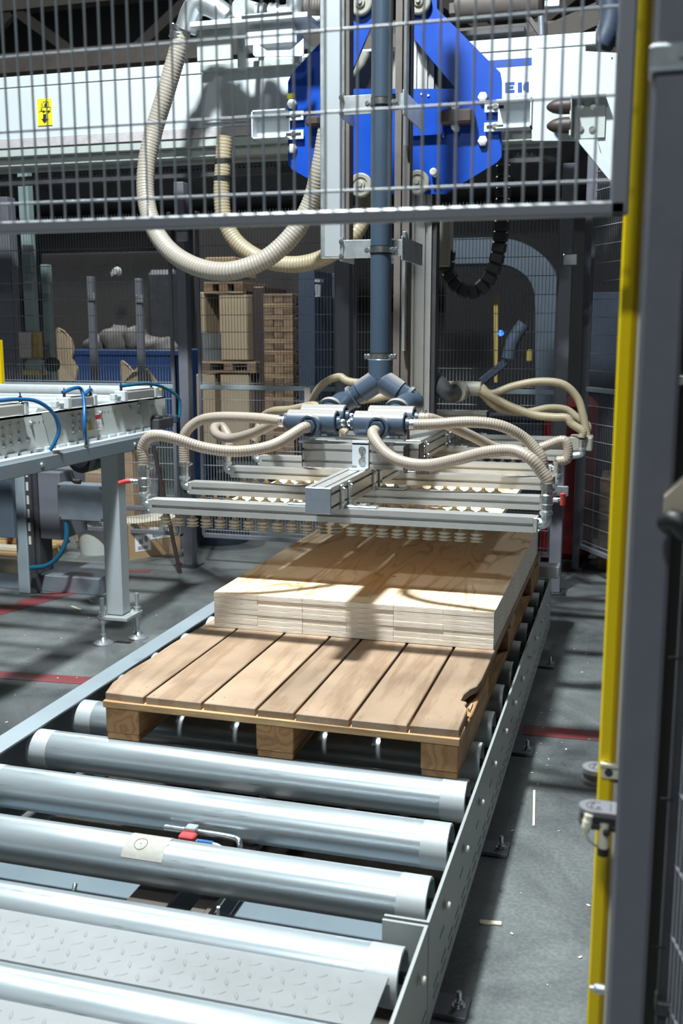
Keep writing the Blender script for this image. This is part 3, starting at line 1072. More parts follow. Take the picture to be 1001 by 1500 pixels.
cup_src = None
bars = []
for ri, yb in enumerate(rows):
    XL, XR = XLS[ri], XRS[ri]
    mb = MB()
    strut(mb, (XL, yb, (BZ0 + BZ1) / 2), (XR, yb, (BZ0 + BZ1) / 2), 0.06, BZ1 - BZ0, 0, 1, (0, 1, 0), (0, 0, 1), 0.011, 0.012)
    bar_ob = mb.build('vacuum_bar', 'aluminium', grip)
    bars.append(bar_ob)
    ec = MB()
    for x, d in ((XL, -1), (XR, 1)):
        ec.box((x, yb - 0.030, BZ0), (x + d * 0.012, yb + 0.030, BZ1), 0.0015)
        for zz in (BZ0 + 0.006, BZ1 - 0.006):
            ec.bolt((x + d * 0.012, yb - 0.022, zz), (d, 0, 0), 0.005, 0.006, False)
    ec.build('end_cap', 'aluminium', bar_ob)['kind'] = 'stuff'
    sh = MB().box((XL + 0.013, yb - 0.0185, BZ0 + 0.0185), (XR - 0.013, yb - 0.018, BZ1 - 0.0185))
    n_c = 22
    if ri == 1:
        cup_src = None
    for k in range(n_c):
        x = XL + 0.034 + k * 0.0515
        if cup_src is None:
            mb = MB()
            mb.lathe((x, yb, BZ0), (0, 0, -1), cup_profile(BZ0, CUPZ2 if ri else CUPZ), 20, False, False)
            cup_src = mb.build('suction_cup', 'cup_rubber', bar_ob)
            c0 = (x, yb)
        else:
            copy_part(cup_src, bar_ob, (x - c0[0], yb - c0[1], 0))
    pl = MB()
    for x in (XR - 0.13, XR - 0.085, XR - 0.04):
        pl.lathe((x, yb, BZ0), (0, 0, -1), [(0.011, 0), (0.011, 0.004), (0.006, 0.004), (0.006, 0.006)], 12)
    pl.build('plug', 'black_plastic', bar_ob)['kind'] = 'stuff'

# centre beam with dark end cap, slotted profile
mb = MB()
strut(mb, (GXC + 0.006, 3.022, 1.0075), (GXC + 0.006, 5.9, 1.0075), 0.084, 0.084, 2, 2, (1, 0, 0), (0, 0, 1))
cbm = mb.build('centre_beam', 'aluminium', grip)
MB().box((GXC - 0.0365, 3.016, 0.9655), (GXC + 0.0485, 3.022, 1.0495), 0.002).build('end_cap', 'box_steel', cbm)
for yb in rows:
    for sx in (-1, 1):
        x = GXC + 0.006 + sx * 0.10
        pd = MB().box((x - 0.05, yb - 0.02, BZ1), (x + 0.05, yb + 0.02, BZ1 + 0.008), 0.001).build('clamp_plate', 'galvanised', grip)
        for q in (-0.025, 0.02):
            MB().bolt((x + q, yb - 0.004, BZ1 + 0.008), (0, 0, 1), 0.007, 0.008).build('bolt', 'zinc_fitting', pd)
        for dy in (-0.045, 0.045):
            x = GXC + 0.006 + sx * 0.0455
            pd = MB().box((x - 0.003, yb + dy - 0.014, 0.962), (x + 0.003, yb + dy + 0.014, 1.045), 0.001).build('joining_plate', 'galvanised', grip)
            for zz in (0.985, 1.03):
                MB().bolt((GXC + 0.006 + sx * 0.0485, yb + dy, zz), (sx, 0, 0), 0.006, 0.006).build('bolt', 'zinc_fitting', pd)

# cross beams carrying the manifolds
for (x0, x1, yc) in ((-1.142, -0.772, 3.525), (-1.142, -0.735, 3.61), (-1.16, -0.72, 5.22)):
    mb = MB()
    strut(mb, (x0, yc, 1.092), (x1, yc, 1.092), 0.08, 0.084, 2, 2, (0, 1, 0), (0, 0, 1), 0.010, 0.010)
    o = mb.build('cross_beam', 'aluminium', grip)
    MB().box((x0 - 0.004, yc - 0.040, 1.050), (x0, yc + 0.040, 1.134), 0.001).build('end_cap', 'black_plastic', o)
    MB().box((x1, yc - 0.040, 1.050), (x1 + 0.004, yc + 0.040, 1.134), 0.001).build('end_cap', 'black_plastic', o)
# white angle bracket joining cross beam and centre beam
mb = MB()
mb.box((-0.955, 3.476, 1.052), (-0.895, 3.484, 1.150), 0.001)
mb.box((-0.955, 3.43, 1.0495), (-0.895, 3.482, 1.057), 0.001)
mb.box((-0.955, 3.476, 1.135), (-0.895, 3.55, 1.143), 0.001)
o = mb.build('angle_bracket', 'white_paint', grip)
mb = MB()
mb.bolt((-0.918, 3.476, 1.118), (0, -1, 0), 0.009, 0.008).bolt((-0.918, 3.476, 1.078), (0, -1, 0), 0.009, 0.008).bolt((-0.94, 3.455, 1.057), (0, 0, 1), 0.008, 0.008)
mb.lathe((-0.918, 3.4755, 1.098), (0, -1, 0), [(0.005, 0), (0.005, 0.001)], 10)
mb.build('bolt', 'zinc_fitting', o)

# manifolds of grey pipe fittings
MZ = 1.209


def manifold(x0, x1, yc, z, front, cap_right, cap_left=False):
    r = 0.0435
    mb = MB()
    L = x1 - x0
    mb.lathe((x0, yc, z), (1, 0, 0), [(r - 0.012, 0.0), (r - 0.003, 0.0), (r, 0.003), (r, L - 0.003), (r - 0.003, L), (r - 0.012, L)], 36, False)
    o = mb.build('manifold', 'pvc_fitting', grip)
    xm = (x0 + x1) / 2
    if front:
        p = MB()
        p.lathe((xm + 0.005, yc - 0.02, z - 0.010), (0, -1, 0), [(0.041, 0), (0.041, 0.048), (0.038, 0.051), (0.031, 0.051), (0.031, 0.044)], 32, False)
        p.lathe((xm + 0.005, yc - 0.064, z - 0.010), (0, -1, 0), [(0.0, 0), (0.032, 0.0)], 32, False)
        p.build('front_port', 'pvc_fitting', o)
        MB().lathe((xm + 0.005, yc - 0.064, z - 0.010), (0, -1, 0), [(0.027, 0), (0.027, 0.012), (0.021, 0.014)], 6).build('hose_nut', 'pvc_pipe', o)
    e = MB()
    e.lathe((x1, yc, z), (1, 0, 0), [(0.0, -0.006), (r - 0.012, -0.006)], 30, False)
    e.lathe((x1 - 0.006, yc, z), (1, 0, 0), [(0.026, 0), (0.026, 0.020), (0.022, 0.022)], 6)
    e.build('end_plug', 'pvc_pipe', o)
    e = MB()
    e.lathe((x0, yc, z), (-1, 0, 0), [(0.0, -0.006), (r - 0.012, -0.006)], 30, False)
    e.lathe((x0 + 0.006, yc, z), (-1, 0, 0), [(0.026, 0), (0.026, 0.020), (0.022, 0.022)], 6)
    e.build('end_plug', 'pvc_pipe', o)
    if cap_right:
        MB().lathe((x1 + 0.014, yc, z), (1, 0, 0), [(0.014, 0), (0.014, 0.010), (0.009, 0.016)], 14).build('nipple', 'zinc_fitting', o)
    if cap_left:
        MB().lathe((x0 - 0.014, yc, z), (-1, 0, 0), [(0.014, 0), (0.014, 0.010), (0.009, 0.016)], 14).build('nipple', 'zinc_fitting', o)
    st = MB().box((xm - 0.05, yc - 0.02, 1.134), (xm + 0.05, yc + 0.02, 1.142)).box((xm - 0.008, yc - 0.008, 1.14), (xm + 0.008, yc + 0.008, z - r + 0.004))
    st.build('manifold_foot', 'galvanised', o)
    return o


manifold(-1.205, -1.022, 3.52, MZ, True, True)
manifold(-0.955, -0.772, 3.52, MZ, True, False, True)
manifold(-1.200, -1.030, 3.665, MZ + 0.010, False, True)
manifold(-0.940, -0.770, 3.665, MZ + 0.010, False, False)

# supply pipe with its Y branch
PXC, PYC = -0.979, 3.98
PR = 0.0405
up = MB().cyl((PXC, PYC, 1.375), (PXC, PYC, 3.05), PR, 36).build('supply_pipe', 'pvc_pipe', grip)
yb_ = MB()
yb_.lathe((PXC, PYC, 1.345), (0, 0, 1), [(PR + 0.006, 0), (PR + 0.006, 0.075), (PR + 0.004, 0.078), (PR, 0.078)], 36, False)
ctr = Vector((PXC, PYC, 1.345))
jL, jR = Vector((-1.105, PYC, 1.262)), Vector((-0.850, PYC, 1.262))
for j in (jL, jR):
    d = (j - ctr).normalized()
    yb_.lathe(ctr - d * 0.012, d, [(PR + 0.004, 0), (PR + 0.006, 0.03), (PR + 0.006, 0.105), (PR + 0.002, 0.108)], 36, True)
yb_.lathe(ctr + Vector((0, 0, -0.025)), (0, 0, 1), [(0.02, 0), (PR + 0.006, 0.03)], 36, False)
yb_.build('branch_fitting', 'pvc_fitting', grip)
for j, mx in ((jL, -1.115), (jR, -0.855)):
    d = (j - ctr).normalized()
    a = ctr + d * 0.095
    e1 = ctr + d * 0.165
    el = MB()
    path = [a, e1, Vector((mx, PYC - 0.09, MZ + 0.045)), Vector((mx, 3.70, MZ + 0.012)), Vector((mx, 3.66, MZ + 0.010))]
    el.tube(path, PR, 28, 0.012)
    o = el.build('branch_elbow', 'pvc_pipe', grip)
    rg = MB()
    rg.lathe(a + d * 0.030, d, [(PR, 0), (PR + 0.008, 0.001), (PR + 0.008, 0.014), (PR, 0.015)], 32, False)
    rg.lathe((mx, 3.755, MZ + 0.03), (0, -1, -0.35), [(PR, 0), (PR + 0.010, 0.001), (PR + 0.010, 0.02), (PR, 0.021)], 32, False)
    rg.build('socket_ring', 'pvc_fitting', o)


def pipe_clamp(z, par):
    mb = MB()
    mb.lathe((PXC, PYC, z - 0.011), (0, 0, 1), [(PR, 0), (PR + 0.004, 0.0), (PR + 0.004, 0.022), (PR, 0.022)], 36, False)
    for sx in (-1, 1):
        mb.box((PXC + sx * (PR + 0.002), PYC - 0.004, z - 0.010), (PXC + sx * (PR + 0.024), PYC + 0.012, z + 0.010), 0.002)
        mb.bolt((PXC + sx * (PR + 0.014), PYC - 0.004, z), (0, -1, 0), 0.007, 0.008)
    mb.build('pipe_clamp', 'zinc_fitting', par)
    MB().lathe((PXC, PYC, z - 0.016), (0, 0, 1), [(PR, 0), (PR + 0.002, 0), (PR + 0.002, 0.032), (PR, 0.032)], 36, False).build('clamp_liner', 'black_rubber', par)


for z in (2.385, 1.842, 1.432):
    pipe_clamp(z, up)

# hoses -----------------------------------------------------------------
def hose(path, r, m='hose', label=None, ends=True):
    o = MB().tube(path, r, 12, 0.0030, 0.07, pitch=3, stripe=True).build('hose', m, grip)
    return o


def clip(p, d, r, par):
    mb = MB()
    d = Vector(d).normalized()
    mb.lathe(Vector(p) - d * 0.009, d, [(r * 1.04, 0), (r * 1.16, 0.0005), (r * 1.16, 0.0175), (r * 1.04, 0.018)], 18, False)
    u, w, _ = frame_of(d)
    mb.lathe(Vector(p) + w * r * 1.3 - u * 0.012, u, [(0.006, 0), (0.006, 0.024)], 8)
    mb.build('hose_clip', 'zinc_fitting', par)


def elbow(x, yb, side, valve, par, zt):
    """galvanised elbow from the bar end up to the hose, with or without a ball valve"""
    d = -1 if side == 'L' else 1
    XL, XR = XLS[rows.index(yb)], XRS[rows.index(yb)]
    xb = XL - 0.012 if side == 'L' else XR + 0.012
    zc = (BZ0 + BZ1) / 2
    mb = MB()
    mb.tube([(xb, yb, zc), (xb + d * 0.012, yb, zc), (x, yb, zc + 0.010), (x, yb, zc + 0.035)], 0.0165, 16, 0.006)
    mb.lathe((x, yb, zc + 0.030), (0, 0, 1), [(0.0205, 0), (0.0205, 0.010)], 18)
    mb.lathe((xb, yb, zc), (d, 0, 0), [(0.0195, 0), (0.0195, 0.010)], 18)
    o = mb.build('elbow_fitting', 'galvanised', par)
    if valve:
        vb = MB()
        vb.lathe((x, yb, zc + 0.040), (0, 0, 1), [(0.016, 0), (0.0175, 0.006), (0.0175, 0.022), (0.022, 0.026), (0.022, 0.052), (0.0175, 0.056), (0.0175, zt - zc - 0.040)], 18, False)
        vb.build('valve_body', 'zinc_fitting', o)
        hd = MB()
        zz = zc + 0.078
        hd.cyl((x, yb, zz), (x + d * 0.035, yb - 0.004, zz), 0.009, 10)
        hd.bar((x + d * 0.034, yb - 0.006, zz + 0.001), (x + d * 0.05, yb - 0.010, zz + 0.004), 0.010, 0.012, 0.002)
        hd.build('valve_stem', 'zinc_fitting', o)
        rh = MB()
        if side == 'L':
            rh.tube([(x - 0.048, yb - 0.008, zz + 0.003), (x - 0.065, yb - 0.012, zz + 0.001), (x - 0.088, yb - 0.016, zz - 0.006)], 0.0085, 10, 0.004)
        else:
            rh.tube([(x + 0.048, yb - 0.012, zz + 0.022), (x + 0.050, yb - 0.010, zz + 0.004), (x + 0.049, yb - 0.008, zz - 0.014)], 0.0085, 10, 0.004)
        rh.build('valve_handle', 'sticker_red', o)
    else:
        MB().lathe((x, yb, zc + 0.040), (0, 0, 1), [(0.015, 0), (0.015, zt - zc - 0.040)], 16, False).build('hose_tail', 'zinc_fitting', o)


HR = 0.0185
xl = XLS[0] - 0.040
xr = XRS[0] + 0.036
xl2, xl3, xl4 = XLS[1] - 0.040, XLS[2] - 0.040, XLS[3] - 0.040
xr2, xr3 = XRS[1] + 0.034, XRS[2] + 0.046
# left front hose
p_end = (xl, 3.18, 1.062)
h = hose([(-1.110, 3.43, 1.196), (-1.118, 3.405, 1.195), at(400, 652, 3.33), at(350, 661, 3.26), at(300, 656, 3.22), at(258, 643, 3.19), at(234, 638, 3.18), at(217, 642, 3.18), at(209, 656, 3.18), (xl, 3.18, 1.10), p_end], HR)
clip((xl, 3.18, 1.068), (0, 0, 1), HR, h)
elbow(xl, 3.18, 'L', True, bars[0], 1.062)
# left second hose
h = hose([(-1.215, 3.52, MZ), (-1.245, 3.52, MZ + 0.002), at(370, 612, 3.55), at(320, 611, 3.58), at(291, 617, 3.6), at(272, 634, 3.6), (xl2, 3.60, 1.09), (xl2, 3.60, 1.032)], HR)
clip((-1.232, 3.52, MZ), (1, 0, 0), HR, h)
clip((xl2, 3.60, 1.028), (0, 0, 1), HR, h)
elbow(xl2, 3.60, 'L', False, bars[1], 1.026)
# left third hose, with its loop
h = hose([(-1.21, 3.665, MZ + 0.010), (-1.245, 3.67, MZ + 0.006), at(400, 621, 3.72), at(372, 634, 3.82), at(340, 642, 3.95), at(319, 637, 4.02), at(314, 627, 4.07), at(322, 623, 4.11), at(331, 632, 4.11), at(337, 648, 4.08), (xl3, 4.07, 1.03)], HR)
clip((xl3, 4.07, 1.04), (0, 0, 1), HR, h)
elbow(xl3, 4.07, 'L', False, bars[2], 1.03)
# left fourth hose
h = hose([(-1.16, 3.70, MZ + 0.02), (-1.20, 3.80, MZ + 0.035), at(425, 601, 4.1), at(400, 603, 4.3), at(384, 613, 4.48), at(378, 632, 4.48), (xl4, 4.48, 1.03)], HR, 'hose_old')
elbow(xl4, 4.48, 'L', False, bars[3], 1.03)
# right front hose (from the front port down and over to the first bar)
h = hose([(-0.860, 3.43, 1.192), (-0.862, 3.405, 1.186), at(550, 645, 3.36), at(566, 664, 3.33), at(592, 677, 3.30), at(628, 681, 3.28), at(670, 673, 3.25), at(715, 662, 3.22), at(752, 660, 3.20), at(778, 672, 3.18), at(793, 690, 3.18), (xr, 3.18, 1.075), (xr, 3.18, 1.045)], HR)
clip((xr, 3.18, 1.060), (0, 0, 1), HR, h)
elbow(xr, 3.18, 'R', True, bars[0], 1.062)
# right second hose
h = hose([(-0.766, 3.52, MZ), (-0.735, 3.52, MZ), at(640, 621, 3.53), at(690, 618, 3.55), at(735, 624, 3.57), at(770, 643, 3.60), at(792, 668, 3.60), at(797, 690, 3.60), (xr2, 3.60, 1.02)], HR)
clip((-0.748, 3.52, MZ), (1, 0, 0), HR, h)
elbow(xr2, 3.60, 'R', False, bars[1], 1.03)
# right third hose
h = hose([(-0.764, 3.665, MZ + 0.010), (-0.72, 3.67, MZ + 0.010), at(650, 620, 3.75), at(690, 638, 3.88), at(728, 656, 3.98), at(770, 662, 4.05), at(800, 653, 4.07), at(824, 645, 4.07), at(832, 654, 4.07), at(831, 672, 4.07), (xr3, 4.07, 1.03)], HR)
clip((-0.733, 3.667, MZ + 0.010), (1, 0, 0), HR, h)
elbow(xr3, 4.07, 'R', False, bars[2], 1.03)
elbow(XRS[3] + 0.036, 4.48, 'R', False, bars[3], 1.00)
# rear half: elbowed pipe, manifold, four hoses
rp = MB().tube([(-1.05, 5.19, 1.9), (-1.05, 5.19, 1.42), (-1.0, 5.18, 1.31), (-0.90, 5.05, 1.235), (-0.865, 5.04, 1.232), (-0.82, 5.08, 1.245)], 0.045, 28, 0.02)
rp.build('rear_pipe', 'dark_steel', grip)
mb = MB()
mb.lathe((-0.90, 5.10, 1.252), (1, 0, 0), [(0.036, 0), (0.036, 0.16), (0.030, 0.164)], 30)
mb.lathe((-0.85, 5.03, 1.240), (0.35, 0.9, .05), [(0.052, 0), (0.052, 0.03), (0.046, 0.034)], 30)
MATS['old_fitting'] = pmat('old_fitting', (0.26, 0.25, 0.21), 0.5, var=0.1, scale=9)
o = mb.build('rear_manifold', 'old_fitting', grip)
xm = -0.735
hose([(xm, 5.08, 1.262), at(720, 577, 5.08), at(752, 566, 5.1), at(790, 559, 5.12), at(825, 563, 5.14), at(846, 583, 5.16), at(855, 610, 5.16), (xr + 0.03, 5.16, 1.02)], HR, 'hose_old')
hose([(xm, 5.07, 1.245), at(722, 582, 5.07), at(752, 597, 5.05), at(785, 608, 5.05), at(812, 611, 5.05), at(830, 612, 5.05), at(838, 621, 5.05), (xr + 0.01, 5.05, 1.06), (xr + 0.01, 5.05, 1.03)], HR, 'hose_old')
hose([(xm, 5.09, 1.235), at(722, 592, 5.1), at(740, 601, 5.15), at(772, 604, 5.25), at(803, 598, 5.32), at(829, 600, 5.36), at(845, 611, 5.36), (xr + 0.02, 5.36, 1.06), (xr + 0.02, 5.36, 1.02)], HR, 'hose_old')
for yb, bi, dx in ((5.05, 4, 0.01), (5.36, 5, 0.02)):
    elbow(xr + dx, yb, 'R', False, bars[bi], 1.02)
MB().box((-0.30, 5.06, 0.96), (-0.19, 5.20, 1.03), 0.006).build('hose_block', 'old_fitting', grip)
hose([(-1.02, 5.09, 1.262), at(520, 560, 5.1), at(497, 552, 5.12), at(473, 563, 5.2), at(459, 583, 5.3), at(455, 600, 5.36), (xl, 5.36, 1.02)], HR, 'hose_old')
hose([(-1.02, 5.10, 1.245), at(520, 588, 5.1), at(497, 587, 5.1), at(478, 597, 5.1), at(470, 610, 5.08), (xl + .2, 5.06, 1.02)], HR, 'hose_old')
MB().lathe((-0.90, 5.10, 1.252), (-1, 0, 0), [(0.036, 0), (0.036, 0.13), (0.030, 0.134)], 30).build('rear_manifold', 'old_fitting', grip)

# ================================================================== LIFTING COLUMN, CARRIAGE, GANTRY
colm = thing('lifting_column', 'tall slotted aluminium lifting column that carries the gripper', 'column', (-0.93, 4.5, 1.05))
mb = MB()
strut(mb, (-1.033, 5.055, 1.055), (-1.033, 5.055, 3.35), 0.105, 0.10, 2, 2, (1, 0, 0), (0, -1, 0), 0.012, 0.014)
mb.build('column_profile', 'aluminium', colm)
mb = MB()
strut(mb, (-0.999, 4.46, 1.05), (-0.999, 4.46, 3.35), 0.066, 0.06, 1, 1, (1, 0, 0), (0, -1, 0), 0.010, 0.014)
mb.build('side_profile', 'brown_steel', colm)
MB().box((-0.985, 4.39, 1.45), (-0.972, 4.43, 1.95), 0.002).build('guide_rail', 'galvanised', colm)
MB().box((-0.985, 4.39, 2.30), (-0.972, 4.43, 3.3), 0.002).build('guide_rail', 'galvanised', colm)
MB().box((-1.09, 4.42, 1.0497), (-0.90, 5.11, 1.058), 0.002).build('foot_plate', 'aluminium', colm)
MB().box((-0.980, 5.02, 1.08), (-0.958, 5.10, 3.35), 0.002).build('side_shade', 'dark_steel', colm)  # dark strip standing in for the column's shaded right side

pmat('duct_face', (0.40, 0.43, 0.45), 0.4, 0.3, var=0.03, scale=3)
duct = thing('cable_duct', 'wide grey aluminium cable duct hanging left of the blue pipe', 'duct', (-1.235, 4.2, 1.83))
MB().box((-1.290, 4.19, 1.83), (-1.185, 4.27, 3.25), 0.004).build('cover', 'galvanised', duct)
MB().box((-1.270, 4.183, 1.835), (-1.200, 4.19, 3.25), 0.003).build('front_strip', 'duct_face', duct)
MB().box((-1.184, 4.20, 1.835), (-1.168, 4.265, 3.25), 0.002).build('side_profile', 'brown_steel', duct)  # shade on the duct's right face, put in as a brown strip
for z in (2.395, 1.852):
    hb = MB().box((-1.155, 4.03, z - 0.035), (-1.01, 4.036, z + 0.035), 0.001)
    hb.box((-1.160, 4.03, z - 0.045), (-1.154, 4.23, z + 0.045), 0.001)
    hb.box((-0.95, 4.03, z - 0.028), (-0.905, 4.036, z + 0.032), 0.001)
    hb.box((-0.910, 4.03, z - 0.045), (-0.904, 4.42, z + 0.045), 0.001)
    o = hb.build('pipe_bracket', 'galvanised', duct)
    MB().bolt((-1.160, 4.12, z + 0.028), (-1, 0, 0), 0.007).bolt((-1.151, 4.022, z + 0.028), (0, -1, 0), 0.007).bolt((-1.151, 4.022, z - 0.028), (0, -1, 0), 0.007).build('bolt', 'zinc_fitting', o)
    MB().box((-1.151, 4.022, z - 0.045), (-1.145, 4.04, z + 0.045)).build('flange', 'galvanised', o)

# gantry beam ------------------------------------------------------------
GY = 5.2
gan = thing('gantry_beam', 'long white painted gantry beam crossing behind the blue carriage', 'beam', (-2.2, 5.35, 2.55))
XB0, XB1 = -6.2, -0.10
MB().box((XB0, GY, 2.575), (-0.30, GY + 0.34, 2.845), 0.004).build('beam_body', 'white_paint', gan)
MB().box((XB0, GY - 0.002, 2.848), (-0.255, GY + 0.34, 2.905), 0.003).build('top_strip', 'white_paint', gan)
MB().box((XB0, GY - 0.012, 2.53), (-0.42, GY + 0.30, 2.574), 0.002).build('ledge', 'ledge_mauve', gan)
MB().box((XB0, GY - 0.004, 2.485), (-0.42, GY + 0.30, 2.529), 0.004).build('guide_rail', 'grey_green', gan)
MB().box((XB0, GY + 0.03, 2.44), (-0.42, GY + 0.26, 2.484), 0.003).build('lower_rail', 'grey_green', gan)
rk = MB().box((XB0, GY + 0.09, 2.35), (-0.42, GY + 0.14, 2.385))
x = -4.4
while x < -0.45:
    rk.box((x, GY + 0.09, 2.385), (x + 0.011, GY + 0.14, 2.395))
    x += 0.022
rk.build('toothed_rack', 'dark_steel', gan)
# grey stepped cover plate left of the carriage
MB().box((at(297, 100, GY).x, GY - 0.016, 2.60), (at(440, 100, GY).x, GY - 0.004, 2.86), 0.002).build('cover_plate', 'white_paint', gan)
MB().box((at(300, 100, GY).x, GY - 0.06, 2.845), (at(470, 100, GY).x, GY - 0.017, 2.875), 0.002).build('cover_lip', 'grey_green', gan)
# end plate with slanting gusset
P = [at(*p, GY) for p in ((780, 72), (924, 80), (922, 293), (914, 291), (846, 207), (780, 207))]
MB().prism([p + Vector((0, -0.018, 0)) for p in P], (0, 0.016, 0)).build('end_plate', 'white_paint', gan)
MB().prism([at(846, 207, GY) + Vector((0, -0.02, 0)), at(914, 291, GY) + Vector((0, -0.02, 0)), at(922, 291, GY) + Vector((0, -0.02, 0)), at(880, 225, GY) + Vector((0, -0.02, 0)), at(876, 207, GY) + Vector((0, -0.02, 0))], (0, -0.03, 0)).build('gusset', 'white_paint', gan)
hm = MB()
for p, r in (((909, 87), .011), ((906, 177), .010), ((897, 85), .004)):
    hm.lathe(at(*p, GY - 0.019), (0, -1, 0), [(r, 0), (r, 0.0008)], 14)
hm.build('hole', 'print_black', gan)['kind'] = 'stuff'
MB().bolt(at(917, 90, GY - 0.018), (0, -1, 0), 0.02, 0.02).build('bolt', 'zinc_fitting', gan)
# bumpers
bp_ = MB()
q0, q1 = at(836, 138, GY - 0.12), at(885, 196, GY - 0.12)
bp_.box((q0.x, GY - 0.125, q1.z), (q0.x + 0.008, GY - 0.02, q0.z), 0.001)
bp_.box((q0.x, GY - 0.03, q1.z), (q1.x, GY - 0.019, q0.z), 0.001)
bp_.box((q0.x, GY - 0.10, q0.z - 0.006), (q1.x, GY - 0.02, q0.z), 0.001)
bpo = bp_.build('bumper_bracket', 'grey_green', gan)
for py in (155, 183):
    c = at(836, py, GY - 0.10)
    b = MB().lathe(c, (-1, 0, 0), [(0.036, 0), (0.036, 0.03), (0.034, 0.055), (0.028, 0.08), (0.018, 0.098), (0.008, 0.108), (0.0, 0.110)], 24, True, False)
    b.build('rubber_bumper', 'dark_brown', bpo)
bb = MB()
for p in ((851, 156), (870, 156), (851, 190), (868, 190)):
    bb.bolt(at(*p, GY - 0.032), (0, -1, 0), 0.011, 0.008)
bb.build('bolt', 'zinc_fitting', bpo)['kind'] = 'stuff'
# lettered panel
q0, q1 = at(715, 89, GY - 0.005), at(786, 150, GY - 0.005)
pn = MB().box((q0.x, GY - 0.006, q1.z - 0.005), (q1.x, GY - 0.004, q0.z)).build('sign_panel', 'white_paint', gan)
sgn = MB().box((q0.x, GY - 0.0075, at(750, 98, GY).z), (q1.x, GY - 0.006, q0.z))
sgn.box((q1.x - 0.005, GY - 0.0075, q1.z), (q1.x, GY - 0.006, q0.z))


def gpoly(mb, pts, y, ext=-0.0015):
    mb.prism([at(px, py, y) for px, py in pts], (0, ext, 0))


yl = GY - 0.0062
gpoly(sgn, [(740.5, 121), (754, 120), (754, 124), (746, 124.5), (746, 126.5), (752.5, 126), (752.5, 129.5), (746, 130), (746, 132), (754, 131.5), (754, 135.5), (740.5, 136)], yl)
gpoly(sgn, [(759, 121), (765, 120.7), (765, 135), (759, 135.4)], yl)
gpoly(sgn, [(767.5, 124), (770, 120.3), (775, 120), (775, 135), (770.5, 135), (770, 132.5), (767.5, 132.5), (766.5, 128.5)], yl)
sgn.build('lettering', 'logo_blue', pn)


def text_mesh(s, size, name, mat, loc, parent, rotx=90, rotz=0):
    cu = bpy.data.curves.new('lettering', 'FONT')
    cu.body = s
    cu.size = size
    cu.extrude = 0.0004
    cu.align_x = 'LEFT'
    tmp = bpy.data.objects.new('lettering', cu)
    col.objects.link(tmp)
    bpy.context.view_layer.update()
    me = bpy.data.meshes.new_from_object(tmp.evaluated_get(bpy.context.evaluated_depsgraph_get()))
    bpy.data.objects.remove(tmp)
    M = Matrix.Translation(Vector(loc) - Vector(parent['_o'])) @ Matrix.Rotation(R(rotz), 4, 'Z') @ Matrix.Rotation(R(rotx), 4, 'X')
    me.transform(M)
    me.materials.clear()
    me.materials.append(MATS[mat])
    o = bpy.data.objects.new(name, me)
    col.objects.link(o)
    o.parent = parent
    o['_o'] = parent['_o']
    return o


text_mesh('OGIES', 0.030, 'lettering', 'print_grey', at(746, 148, GY - 0.0065), pn)
# yellow fork lift sticker
q0, q1 = at(54, 145, GY - 0.004), at(77, 183, GY - 0.004)
st = MB().box((q0.x, GY - 0.005, q1.z), (q1.x, GY - 0.0035, q0.z)).build('warning_sticker', 'sticker_yellow', gan)
ic = MB()
ys = GY - 0.0052
def line(mb, a, b, w=0.8):
    (ax, ay), (bx, by) = a, b
    dx, dy = bx - ax, by - ay
    L = math.hypot(dx, dy)
    nx, ny = -dy / L * w / 2, dx / L * w / 2
    gpoly(mb, [(ax + nx, ay + ny), (bx + nx, by + ny), (bx - nx, by - ny), (ax - nx, ay - ny)], ys)
gpoly(ic, [(63.2, 167), (68, 167), (68, 174), (71, 174), (65.5, 181), (60.5, 174), (63.2, 174)], ys)
for a, b in (((63.5, 149), (71, 149)), ((63.5, 149), (62.5, 157)), ((71, 149), (71.5, 157)), ((62.5, 157), (74, 157)), ((74, 157), (74, 163)), ((61, 163), (74, 163)), ((61, 150), (60, 163)), ((57, 164), (61, 163)), ((62.5, 157), (61, 163))):
    line(ic, a, b)
for c in ((64, 163.5), (71.5, 163.5)):
    gpoly(ic, [(c[0] + 2 * math.cos(k * math.pi / 4), c[1] + 2 * math.sin(k * math.pi / 4)) for k in range(8)], ys)
gpoly(ic, [(66, 151), (69, 151), (69, 156), (65, 156), (65, 154)], ys)
ic.build('printed_symbol', 'print_black', st)

# carriage: blue plate with brackets, bolts, guide wheels -------------------
CY = 4.93
car = thing('carriage', 'bright blue steel carriage plate running on the white gantry beam', 'carriage', (-1.2, CY, 2.4))
mb = MB()
gp = lambda pts, y, e: mb.prism([at(px, py, y) for px, py in pts], (0, e, 0))
gp([(422, 120), (505, 130), (668, 130), (735, 118), (735, 230), (728, 238), (652, 284), (500, 284), (470, 272), (428, 248), (422, 240)], CY, 0.02)
gp([(422, 120), (428, 107), (520, 8), (520, -60), (470, -60), (560, -60), (560, 0), (505, 130)], CY, 0.02)
gp([(735, 118), (733, 106), (640, 12), (640, -60), (590, -60), (590, 0), (608, 58), (668, 130)], CY, 0.02)
mb.build('carriage_plate', 'blue_paint', car)
mb = MB()
for p in ((429, 153), (429, 218), (708, 143), (708, 207)):
    MB().lathe(at(*p, CY), (0, -1, 0), [(0.0245, 0), (0.0245, 0.01), (0.022, 0.022), (0.012, 0.026)], 6).build('hex_bolt', 'bucket_white', car)
for p in ((669, 188), (669, 160), (638, 254)):
    MB().lathe(at(*p, CY), (0, -1, 0), [(0.018, 0), (0.018, 0.05), (0.013, 0.054)], 12).build('stud', 'bucket_white', car)
for p in ((628, 140), (650, 200), (618, 138)):
    MB().lathe(at(*p, CY), (0, -1, 0), [(0.005, 0), (0.005, 0.006)], 10).build('rivet', 'bucket_white', car)
